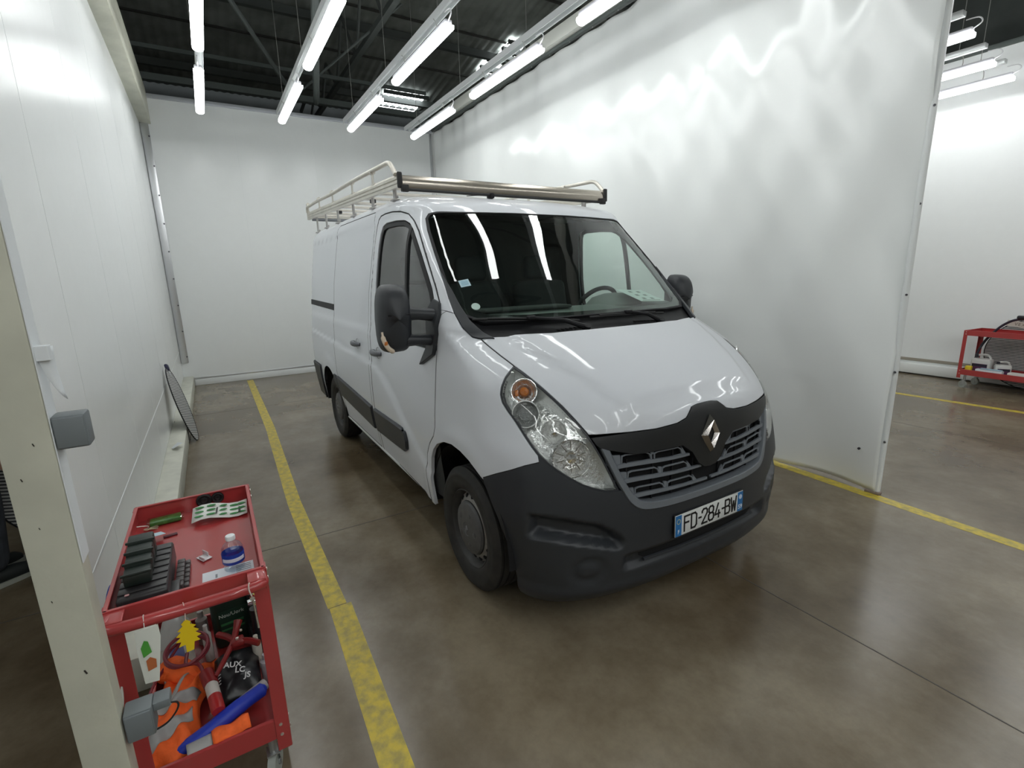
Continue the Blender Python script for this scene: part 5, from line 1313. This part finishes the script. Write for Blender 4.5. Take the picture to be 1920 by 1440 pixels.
for k in range(4):
    b = MB(); b.box((.075-.052*k, 0, .018+.006*k), (.050, .068, .036+.012*k), bev=.006, rot=Matrix.Rotation(.10, 3, 'Y')); b.box((.075-.052*k+.022, .0, .036+.010*k), (.008, .076, .008), bev=.002); b.build('block_step', Mgb, t)
t = thing('socket_rack', 'dark socket strip lying between the black case and the clip', 'tool', (.455, -2.222, ZT))
for k in range(6): b = MB(); b.box((-.072+.030*k, 0, .012), (.026, .022, .024), bev=.003); b.box((-.072+.030*k, .018, .008), (.022, .014, .016), bev=.003); b.build('socket', mat('socket_grey', (.07, .06, .06), .4), t) if k == 0 else b.build('socket', bpy.data.materials['socket_grey'], t)
# clear clip
b = MB(); b.box((0, 0, .002), (.045, .032, .003), bev=.001); b.box((-.012, .012, .010), (.036, .003, .016), bev=.001); b.box((.008, -.012, .007), (.032, .003, .012), bev=.001)
single(b, 'clip', mat('clear_plastic_clip', (.72, .68, .70), .15, coat=1), 'small clear plastic clip in the middle of the top tray', 'clip', (.365, -2.158, ZT+.001), (0, 0, .5))
# papers under the bottle
t = thing('paper', 'printed white paper under the water bottle', 'paper', (.515, -2.088, ZT+.001))
b = MB(); b.box((0, 0, 0), (.082, .150, .001)); b.build('sheet', mat('plain_white_paper', (.74, .76, .80), .6), t, smooth=0)
b = MB()
for k in range(6):
    b.box((-.03+.012*k, .045, .001), (.005, .045, .0006)); b.build('print_bar', bpy.data.materials.get('grey_print') or mat('grey_print', (.25, .27, .30), .6), t, smooth=0); b = MB()
b.box((.0, -.035, .001), (.022, .006, .0006)); b.build('print', mat('grey_print', (.25, .27, .30), .6), t, smooth=0)
# water bottle
t = thing('water_bottle', 'clear plastic water bottle with blue label and white cap on the top tray', 'bottle', (.500, -2.068, ZT+.002))
pr = [(.001, .0), (.024, .0), (.031, .006), (.032, .020), (.0305, .028), (.0325, .034), (.0325, .066), (.033, .070), (.031, .082), (.024, .094), (.014, .103), (.0125, .106), (.0125, .112)]
b = MB(); b.lathe(pr, 28); b.build('bottle_body', glassmat('clear_pet', (.86, .90, .93), ior=1.45, rmin=.04), t)
b = MB(); b.lathe([(.0332, .030), (.0336, .031), (.0336, .064), (.0332, .065)], 28); b.build('label', mat('blue_label', (.015, .06, .42), .35, noise=.3, nscale=50), t)
b = MB(); b.lathe([(.0338, .040), (.0340, .0405), (.0340, .052), (.0338, .0525)], 28); 
for v in list(b.b.verts):
    if v.co.x < .012: b.b.verts.remove(v)
b.build('label_wave', mat('label_white', (.7, .75, .85), .4), t)
b = MB(); b.lathe([(.0145, .108), (.0150, .110), (.0150, .120), (.0135, .1225), (.001, .1225)], 20); b.build('cap', mat('white_cap', (.80, .82, .84), .4), t)
# hanging from the handle
zh = .83-.022; xh = CX+.76+.066
t = thing('air_freshener', 'yellow tree-shaped air freshener hanging from the cart handle', 'air freshener', (xh+.02, -2.200, .735))
pts = [(0, .052), (.012, .040), (.008, .036), (.022, .026), (.014, .022), (.027, .010), (.017, .006), (.030, -.006), (.018, -.010), (.026, -.022), (.012, -.022), (.008, -.046), (-.010, -.048), (-.010, -.024), (-.026, -.026), (-.018, -.012), (-.031, -.010), (-.018, .002), (-.028, .006), (-.015, .018), (-.023, .022), (-.009, .034), (-.012, .040)]
b = MB(); b.prism([(x*1.0, y*1.0) for x, y in pts], .002, frame((0, 0, 0), (0, 1, 0), (1, 0, .05))); b.build('tree_card', mat('bright_yellow_card', (.82, .58, .01), .5), t, smooth=0)
b = MB(); b.tube(crom([(.001, 0, .050), (-.008, .002, .075), (-.020, 0, .094), (-.034, -.002, .080)], 4), .0012, n=5); b.build('loop', mat('elastic_pink', (.7, .5, .45), .6), t)
t = thing('tag_card', 'white hanging card with green and orange print on the cart handle', 'card', (xh+.021, -2.292, .715))
b = MB(); b.prism([(-.024, .082), (.028, .086), (.030, .050), (.012, -.085), (-.020, -.082), (-.026, .02)], .002, frame((0, 0, 0), (0, 1, -.03), (1, 0, 0))); b.build('card', mat('card_white', (.74, .76, .70), .5), t, smooth=0)
b = MB(); b.prism([(-.014, .0), (.006, .01), (.002, .045), (-.006, .05), (-.016, .03)], .001, frame((.003, 0, .0), (0, 1, 0), (1, 0, 0))); b.build('green_print', mat('leaf_green', (.08, .35, .05), .5), t, smooth=0)
b = MB(); b.prism([(-.010, -.045), (.010, -.04), (.012, -.015), (.0, -.004), (-.010, -.012)], .001, frame((.003, 0, .0), (0, 1, 0), (1, 0, 0))); b.build('orange_print', mat('fruit_orange', (.50, .15, .05), .5), t, smooth=0)
b = MB(); b.tube(crom([(.001, 0, .082), (-.008, .0, .098), (-.020, 0, .113), (-.036, 0, .100)], 4), .0012, n=5); b.build('loop', mat('loop_white', (.7, .7, .66), .6), t)
t = thing('tyre_gauge', 'thin steel pick on a string hanging at the right end of the cart handle', 'tool', (xh+.021, -2.030, .74))
b = MB(); b.tube([(0, 0, .045), (.0, .004, -.055)], .0028, n=6); b.cyl((0, -.001, .05), .007, .010, n=10, axis=(1, 0, 0)); b.build('shaft', M_chrome, t)
b = MB(); b.tube(crom([(0, .0, .05), (-.004, -.006, .075), (-.020, -.004, .088), (-.034, 0, .075)], 4), .0022, n=5); b.build('string', mat('dirty_string', (.6, .5, .44), .7), t)
# blue rag and white cloth on the left flank
def cloth(name, pts, m, label, cat, loc, th=.003):
    b = MB(); b.poly(*pts); me = b
    o = b.build(name, m, smooth=70); o.location = loc; tag(o, label, cat)
    s1 = o.modifiers.new('sub', 'SUBSURF'); s1.levels = s1.render_levels = 2; s2 = o.modifiers.new('thickness', 'SOLIDIFY'); s2.thickness = th; return o
cloth('blue_glove', ([(0, 0, .05), (.05, -.015, .03), (0, -.02, -.05), (.06, -.03, -.05), (.02, -.015, -.11), (.05, -.01, -.12)], [(0, 1, 3, 2), (2, 3, 5, 4)]), mat('blue_cloth', (.015, .05, .30), .8), 'blue glove hooked on the left end of the cart', 'glove', (.30, -2.425, .70), .012)
cloth('white_cloth', ([(0, 0, .06), (.06, .03, .05), (.02, -.0, 0), (.10, .03, -.01), (.03, -.005, -.07), (.08, .01, -.06), (.02, -.005, -.12)], [(0, 1, 3, 2), (2, 3, 5, 4), (4, 5, 6)]), mat('offwhite_cloth', (.62, .62, .56), .8), 'off-white rag hanging over the left side of the cart', 'rag', (.60, -2.412, .56), .004)
b = MB(); b.box((0, 0, 0), (.03, .10, .15), bev=.003); single(b, 'blue_carton', mat('blue_purple_card', (.03, .03, .22), .5), 'blue carton standing behind the white hanging card', 'box', (.56, -2.325, .55), (0, .12, 0)) if False else b.b.free()
# ---------------------------------------------------------------- lower tray contents
def blob(pts, r, seed=0, n=12):
    b = MB(); b.tube(crom(pts, 5), r, n=n); rs = np.random.RandomState(seed)
    return b
Mor = mat('fluorescent_orange', (1.0, .15, .02), .75, noise=.15, nscale=25, bump=.4, bscale=30); Msil = mat('reflective_tape', (.36, .36, .35), .4)
def drape(nx, ny, fn, name, m, parent, th=.006):
    V = [fn(i/nx, j/ny) for i in range(nx+1) for j in range(ny+1)]; n = ny+1
    F = [(i*n+j, (i+1)*n+j, (i+1)*n+j+1, i*n+j+1) for i in range(nx) for j in range(ny)]
    o = mobj(name, V, F, m, parent, smooth=80); s = o.modifiers.new('thickness', 'SOLIDIFY'); s.thickness = th; s.offset = -1; return o
t = thing('safety_vest', 'crumpled orange safety vest with grey reflective bands in the lower tray', 'vest', (.42, -2.305, ZB))
def vest(u, v):
    x = -.22+.44*u+.03*math.sin(v*5); y = -.085+.19*v+.025*math.sin(u*6+1)-.03*u
    h = .085*math.sin(PI*min(1, max(0, u*.94+.03)))**.6*math.sin(PI*min(1, max(0, v*.94+.03)))**.6
    h += .014*math.sin(u*13+v*4)*math.sin(v*9+u*2)+.008*math.sin(v*21-u*9)
    return (x, y, max(.006, .02+h))
drape(40, 26, vest, 'fabric', Mor, t)
def band(u0, u1, v0, v1, sk):
    def f(u, v):
        uu = u0+(u1-u0)*u+sk*v; vv = v0+(v1-v0)*v; x, y, z = vest(uu, vv); return (x, y, z+.004)
    return f
drape(4, 24, band(.36, .46, .05, .95, .10), 'reflective_band', Msil, t, .003)
drape(4, 20, band(.74, .86, .05, .9, -.12), 'reflective_band', Msil, t, .003)
drape(20, 4, band(.05, .40, .40, .52, 0), 'reflective_band', Msil, t, .003)
# bulky sleeve at the back of the vest
b = MB(); b.tube(crom([(-.22, -.07, .05), (-.20, -.02, .085), (-.15, .03, .06), (-.12, .06, .03)], 5), [.02, .030, .036, .040, .044, .045, .045, .044, .042, .040, .038, .034, .030, .026, .022, .012], n=12); b.build('folded_collar', Mor, t)
t = thing('second_vest', 'small orange and grey vest end poking over the near lip of the lower tray', 'vest', (.615, -2.150, ZB+.055), .1)
drape(8, 14, lambda u, v: (-.035+.07*u, -.055+.11*v, .02*math.sin(PI*u)+.006*math.sin(v*9)+.012), 'fabric', Mor, t)
drape(8, 6, lambda u, v: (-.03+.06*u, -.125+.07*v, .018*math.sin(PI*u)+.010), 'reflective_band', Msil, t)
b = MB(); b.tube(crom([(.515, -2.035, .285), (.55, -2.12, .280), (.585, -2.22, .262), (.605, -2.33, .235)], 5), [.010]+[.024]*4+[.026]*4+[.024]*4+[.020]*3, n=14)
single(b, 'blue_tube', mat('blue_tube', (.01, .035, .42), .45), 'long rolled blue sleeve lying across the near end of the lower tray', 'tube', (0, 0, 0))
b = MB(); b.tube([(.470, -2.035, .262), (.555, -2.19, .258)], .020, n=12); single(b, 'grey_roll', mat('grey_roll', (.36, .33, .33), .6), 'grey roll lying behind the long blue sleeve', 'roll')
# red jump-lead clamp and cable
Mrc = mat('dark_red_plastic', (.22, .012, .012), .4); Mcu = mat('red_cable', (.20, .02, .03), .45)
t = thing('jump_lead', 'red jump leads with clamp coiled over the lower tray', 'cable', (0, 0, 0))
b = MB(); b.tube(crom([(.23, -2.275, .33)]+[(.215+.088*math.cos(a), -2.275+.070*math.sin(a), .335+.012*math.sin(a*.5)) for a in np.linspace(0, 4*PI, 26)]+[(.30, -2.24, .32), (.36, -2.22, .31), (.40, -2.20, .30)], 3), .0065, n=7); b.build('cable', Mcu, t)
b = MB(); b.tube(crom([(.15, -2.30, .33), (.25, -2.36, .30), (.34, -2.39, .29), (.45, -2.375, .28)], 5), .005, n=6); b.build('cable', Mcu, t)
b = MB(); b.tube(crom([(.225, -2.095, .395), (.25, -2.105, .375), (.30, -2.125, .35), (.40, -2.185, .315)], 5), [.016, .016, .015, .014, .013, .012, .012, .012, .011, .011, .010, .010, .009, .009, .008, .008], n=8); b.tube(crom([(.34, -2.035, .345), (.31, -2.07, .35), (.29, -2.11, .352), (.24, -2.14, .35), (.20, -2.17, .345)], 5), .012, n=8); b.box((.295, -2.105, .352), (.05, .045, .022), bev=.008); b.build('clamp', Mrc, t)
b = MB(); b.cyl((.298, -2.105, .366), .006, .008, n=8); b.cyl((.27, -2.09, .378), .005, .006, n=8); b.build('clamp_bolt', M_rivet, t)
b = MB(); b.tube([(.36, -2.215, .315), (.42, -2.200, .300)], .024, n=10); b.build('clamp_grip', Mrc, t)
# printed black bag, with white lettering blocks
t = thing('printed_bag', 'black foil bag with white print in the lower tray', 'bag', (.345, -2.12, ZB))
drape(16, 12, lambda u, v: (-.14+.27*u, -.075+.15*v, .02+.085*math.sin(PI*min(1, u*.9+.08))**.5*math.sin(PI*min(1, v*.86+.08))**.4+.005*math.sin(u*14+v*7)), 'foil', mat('black_foil', (.012, .012, .014), .28), t)
Mwp = mat('white_print', (.6, .6, .6), .5)
for i, ch in enumerate(('AUX', 'LC', 'JS')):
    textobj('lettering', ch, .028, Mwp, frame((.02+.034*i, -.010+.022*i, .118-.006*i), (.2, .9, .0), (.45, .15, .9)), t, bold=.0006)
for k in range(6): b = MB(); b.box((.01+.014*k, -.062, .108-.002*k), (.004, .026, .001), rot=Matrix.Rotation(.5, 3, 'X')); b.build('print_bar', Mwp, t, smooth=0)
# red and white spray can
t = thing('spray_can', 'red and white spray can lying on the orange vest', 'can', (.495, -2.190, .305))
Mx = frame((0, 0, 0), (0, 0, 1), (1, .15, -.10))
b = MB(); b.lathe([(.001, -.065), (.018, -.065), (.021, -.060), (.021, -.004)], 18, Mx); b.build('can_body', mat('can_white', (.62, .58, .54), .4), t)
b = MB(); b.lathe([(.0212, -.004), (.0215, .004), (.0215, .056), (.018, .064), (.001, .064)], 18, Mx); b.build('can_band', mat('can_red', (.40, .02, .02), .35), t)
# dark green drill case, sockets, bottles at the back
t = thing('oil_canister', 'dark green canister with pale lettering at the back of the lower tray', 'canister', (.035, -2.110, ZB), .1)
b = MB(); b.box((0, 0, .12), (.10, .17, .24), bev=.02, seg=3); b.cyl((0, .045, .25), .018, .03, n=14); b.tube(crom([(0, -.06, .235), (0, -.055, .275), (0, 0, .28), (0, .02, .24)], 4), .009, n=8); b.build('canister_body', mat('dark_green_plastic', (.008, .022, .014), .35), t)
b = MB(); b.box((.051, -.005, .115), (.002, .11, .12)); b.build('canister_label', mat('label_dark', (.012, .035, .022), .4), t, smooth=0)
b = MB(); b.box((.0525, -.015, .115), (.001, .085, .010)); b.box((.0525, -.015, .088), (.001, .085, .008)); b.build('label_stripe', mat('label_green', (.04, .16, .06), .4), t, smooth=0)
textobj('lettering', 'Nou/Uork', .022, mat('pale_ink', (.55, .6, .55), .5), frame((.053, -.015, .155), (0, 1, 0), (1, 0, 0)), t)
t = thing('pump', 'black foot pump with chrome lever at the right back of the lower tray', 'pump', (.14, -2.035, ZB), .1)
b = MB(); b.box((0, 0, .05), (.16, .06, .10), bev=.015); b.cyl((.05, 0, .15), .022, .12, n=16); b.cyl((-.04, 0, .16), .018, .14, n=16); b.build('pump_body', mat('pump_black', (.012, .012, .014), .35), t)
b = MB(); b.tube([(.05, 0, .2), (.06, .0, .30), (.02, -.01, .33)], .005, n=6); b.box((.055, 0, .245), (.03, .05, .012), bev=.003); b.build('pump_lever', M_chrome, t)
for (x, y, h_, r_, c_, lb) in ((.27, -2.045, .14, .017, (.62, .58, .50), 'cream plastic tube standing behind the red clamp'), (.36, -2.022, .11, .020, (.45, .42, .45), 'grey capped pot at the right side of the lower tray'), (.12, -2.215, .16, .016, (.55, .53, .5), 'pale spray tube between the cable coil and the green canister'), (-.01, -2.235, .15, .022, (.30, .28, .26), 'brown-grey bottle in the far middle of the lower tray')):
    b = MB(); b.lathe([(.001, 0), (r_, 0), (r_, h_*.75), (r_*.5, h_*.82), (r_*.5, h_), (.001, h_)], 16); single(b, 'tube', mat('pot_%d' % int(x*100), c_, .4), lb, 'tube', (x, y, ZB), (0, 0, 0))
t = thing('flat_box', 'pale flat carton lying under the cable coil in the lower tray', 'box', (.16, -2.315, ZB), .15)
b = MB(); b.box((0, 0, .045), (.16, .11, .09), bev=.003); b.build('carton', mat('pale_carton', (.50, .47, .42), .6, noise=.2), t)
b = MB(); b.box((0, 0, .0905), (.12, .05, .001)); b.build('carton_label', mat('carton_label', (.12, .13, .3), .5), t, smooth=0)
t = thing('open_bag', 'crumpled grey-white plastic bag behind the air freshener', 'bag', (.03, -2.325, ZB))
drape(14, 12, lambda u, v: (-.09+.16*u, -.055+.11*v, .01+.19*math.sin(PI*min(1, u*.86+.08))**.5*math.sin(PI*min(1, v*.86+.08))**.5+.012*math.sin(u*11+v*8)), 'plastic', mat('greywhite_plastic', (.42, .42, .40), .3), t)
# ---------------------------------------------------------------- far cart in the neighbouring bay
FC = cart('red tool cart with canisters against the far white wall', .95, .45, .80, False); FC.location = (-.27, 6.98, 0); FC.rotation_euler = (0, 0, math.radians(-6))
def can(loc, s, label, rot):
    t = thing('canister', label, 'canister', loc, rot)
    m = bpy.data.materials.get('white_hdpe') or mat('white_hdpe', (.66, .66, .64), .4)
    b = MB(); b.box((0, 0, .085*s), (.17*s, .11*s, .17*s), bev=.022*s, seg=3); b.tube(crom([(-.06*s, 0, .165*s), (-.04*s, 0, .205*s), (.04*s, 0, .21*s), (.07*s, 0, .165*s)], 4), .011*s, n=8); b.build('canister_body', m, t)
    b = MB(); b.cyl((-.055*s, 0, .195*s), .019*s, .035*s, n=14); b.build('screw_cap', mat('cap_dark_'+label[:4], (.03, .03, .04), .4), t)
    b = MB(); b.box((0, -.0565*s, .075*s), (.13*s, .002, .085*s)); b.build('canister_label', mat('label_purple_'+label[:4], (.10, .03, .09), .4), t, smooth=0)
    b = MB(); b.box((0, -.058*s, .10*s), (.13*s, .001, .024*s)); b.build('label_band', mat('label_dark_'+label[:4], (.02, .02, .035), .4), t, smooth=0)
    return t
can((-.10, 6.93, .20), 1.25, 'larger white canister with purple label on the far cart', -.1); can((.12, 6.90, .20), .95, 'small white canister right of the larger one on the far cart', .5)
t = thing('dish_tray', 'white and blue trays lying on the lower shelf of the far cart', 'tray', (.02, 6.80, .20), -.1)
b = MB(); b.box((0, 0, .045), (.28, .07, .085), bev=.008); b.build('tray_white', mat('tray_white', (.7, .73, .76), .4), t)
b = MB(); b.box((.02, -.01, .094), (.22, .05, .016), bev=.004); b.build('tray_blue', mat('tray_blue', (.35, .50, .60), .4), t)
b = MB(); b.box((0, 0, .055), (.07, .06, .11), bev=.012); single(b, 'yellow_sponge', mat('sponge_yellow', (.75, .55, .03), .8), 'yellow sponge at the left end of the far cart shelf', 'sponge', (-.205, 6.83, .20))
t = thing('parts_tray', 'long white tray at the right of the far cart shelf', 'tray', (.37, 6.78, .20), -.1)
b = MB(); b.box((0, 0, .045), (.32, .10, .085), bev=.012); b.box((-.15, -.05, .03), (.03, .004, .025)); b.build('tray_body', mat('tray_offwhite', (.66, .64, .60), .5), t)
t = board((.36, 7.26, .49), (-.06, -1, .12), (0, .12, 1), .56, .48, 'large zebra-striped board standing behind the far red cart', False)
b = MB(); b.box((-.20, -.020, .375), (.34, .004, .080), rot=Matrix.Rotation(.14, 3, 'Y')); b.build('title_band', mat('board_cream', (.62, .60, .54), .5), t, smooth=0)
textobj('lettering', 'VEXCIS', .055, mat('board_brown_ink', (.25, .20, .16), .5), frame((-.19, -.0245, .372), (1, 0, -.14), (0, -1, 0)), t, sp=1.2)
b = MB(); b.tube(crom([(-.13, 6.97, .24), (-.20, 7.02, .40), (-.17, 7.08, .60), (-.07, 7.12, .79), (.02, 7.12, .89), (.12, 7.10, .945), (.28, 7.07, .965), (.5, 7.05, .93)], 6), .016, n=8)
single(b, 'vacuum_hose', mat('dark_hose', (.015, .015, .03), .45), 'dark hose arching over the far red cart', 'hose')
b = MB(); b.box((0, 0, 0), (.16, .06, .05), bev=.015); single(b, 'hose_nozzle', mat('nozzle_black', (.012, .012, .016), .4), 'black nozzle at the top of the arching hose', 'nozzle', (.20, 7.085, .975), (0, .05, 0))
# ---------------------------------------------------------------- person behind the column
def person():
    r = thing('person', 'person in dark grey trousers standing in the bay behind the column', 'person', (-1.60, -3.36, 0), math.radians(125))
    Mtr = mat('dark_grey_trousers', (.055, .062, .075), .85, noise=.3, nscale=12); Msk = mat('skin', (.45, .28, .20), .55); Mja = mat('grey_work_jacket', (.07, .075, .08), .85); Mhair = mat('brown_hair', (.05, .03, .02), .8)
    def skin(name, vs, es, rad, m, root, sub=2):
        me = bpy.data.meshes.new(name); me.from_pydata(vs, es, []); me.materials.append(m); o = bpy.data.objects.new(name, me); COL.objects.link(o); o.parent = r
        o.modifiers.new('skin', 'SKIN'); 
        sv = me.skin_vertices[0].data if me.skin_vertices else None
        if sv is None:
            bm = bmesh.new(); bm.from_mesh(me); bm.verts.layers.skin.verify(); bm.to_mesh(me); bm.free(); sv = me.skin_vertices[0].data
        for i, q in enumerate(rad): sv[i].radius = (q, q) if not hasattr(q, '__len__') else q; sv[i].use_root = (i == root)
        s = o.modifiers.new('sub', 'SUBSURF'); s.levels = s.render_levels = sub
        return o
    # local x forward, y left
    vs = [(0, 0, .95), (0, 0, 1.12), (0, 0, 1.33), (0, 0, 1.46), (.01, 0, 1.54),
          (0, .17, 1.43), (-.02, .22, 1.16), (.06, .22, .92), (.09, .21, .85), (0, -.17, 1.43), (-.02, -.22, 1.16), (.06, -.22, .92), (.09, -.21, .85),
          (0, .10, .88), (.02, .11, .50), (-.01, .11, .10), (0, -.10, .88), (.02, -.11, .50), (-.01, -.11, .10)]
    es = [(0, 1), (1, 2), (2, 3), (3, 4), (3, 5), (5, 6), (6, 7), (7, 8), (3, 9), (9, 10), (10, 11), (11, 12), (0, 13), (13, 14), (14, 15), (0, 16), (16, 17), (17, 18)]
    rad = [(.15, .11), (.14, .105), (.165, .11), (.08, .07), .052, .062, .045, .034, .028, .062, .045, .034, .028, .095, .062, .045, .095, .062, .045]
    skin('body', vs, es, rad, Msk, 0)
    skin('trousers', [(0, 0, 1.0), (0, .105, .86), (.02, .11, .50), (-.015, .11, .08), (0, -.105, .86), (.02, -.11, .50), (-.015, -.11, .08)], [(0, 1), (1, 2), (2, 3), (0, 4), (4, 5), (5, 6)], [(.16, .12), .112, .088, .082, .112, .088, .082], Mtr, 0)
    skin('jacket', [(0, 0, .93), (0, 0, 1.15), (0, 0, 1.36), (0, 0, 1.45), (0, .185, 1.42), (-.02, .235, 1.16), (.05, .235, .95), (0, -.185, 1.42), (-.02, -.235, 1.16), (.05, -.235, .95)], [(0, 1), (1, 2), (2, 3), (3, 4), (4, 5), (5, 6), (3, 7), (7, 8), (8, 9)], [(.175, .135), (.165, .125), (.185, .13), (.085, .075), .075, .058, .05, .075, .058, .05], Mja, 0)
    b = MB(); b.lathe([(.001, -.115), (.045, -.105), (.062, -.07), (.072, -.01), (.078, .04), (.070, .085), (.040, .112), (.001, .118)], 24, Matrix.Translation((.015, 0, 1.655)) @ Matrix.Diagonal((1.18, 1, 1, 1))); b.tube([(.095, 0, 1.67), (.118, 0, 1.635), (.098, 0, 1.625)], [.008, .014, .008], n=8)
    for s in (-1, 1): b.lathe([(.001, -.006), (.02, -.004), (.024, .004), (.01, .008)], 10, frame((.0, s*.080, 1.65), (0, 0, 1), (0, s, 0)) @ Matrix.Diagonal((1.3, .8, 1, 1)))
    hd = b.build('head', Msk, r)
    for s in (-1, 1):
        b = MB(); b.lathe([(.001, .010), (.008, .006), (.011, 0)], 10, frame((.090, s*.030, 1.668), (0, 1, 0), (1, 0, 0))); b.build('eye', M_black, hd)
    b = MB(); b.box((.092, 0, 1.600), (.01, .045, .008), bev=.003); b.build('mouth', mat('lips', (.35, .14, .12), .5), hd)
    b = MB(); b.lathe([(.082, .0), (.085, .045), (.076, .095), (.044, .122), (.001, .128)], 24, Matrix.Translation((.002, 0, 1.655)) @ Matrix.Diagonal((1.16, 1, 1, 1))); b.build('hair', Mhair, r)
    for s in (-1, 1):
        # hands: palm, four fingers and thumb
        b = MB(); b.box((.105, s*.212, .80), (.03, .035 if False else .03, .085), bev=.010, seg=2)
        for k, L_ in enumerate((.062, .072, .068, .052)): b.tube([(.088+.012*k, s*.210, .765), (.094+.012*k, s*.207, .765-L_*.55), (.098+.012*k, s*.200, .765-L_)], [.0085, .008, .006], n=6)
        b.tube([(.122, s*.205, .82), (.140, s*.195, .79), (.142, s*.188, .76)], [.010, .009, .007], n=6); b.build('hand', Msk, r)
        # shoes
        b = MB(); b.tube([(-.085, s*.11, .050), (-.02, s*.11, .062), (.08, s*.112, .050), (.165, s*.118, .036), (.195, s*.12, .030)], [.036, .048, .046, .038, .022], n=14, M=Matrix.Diagonal((1, 1, 1, 1))); sh = b.build('shoe', mat('dark_shoe', (.018, .022, .022), .6), r)
        b = MB(); b.prism([(-.12, -.036), (-.06, -.046), (.08, -.050), (.17, -.040), (.215, -.012), (.215, .014), (.17, .042), (.08, .050), (-.06, .044), (-.12, .034)], .026, Matrix.Translation((0, s*.113, 0))); b.build('sole', mat('pale_sole', (.42, .43, .38), .6), sh)
person()
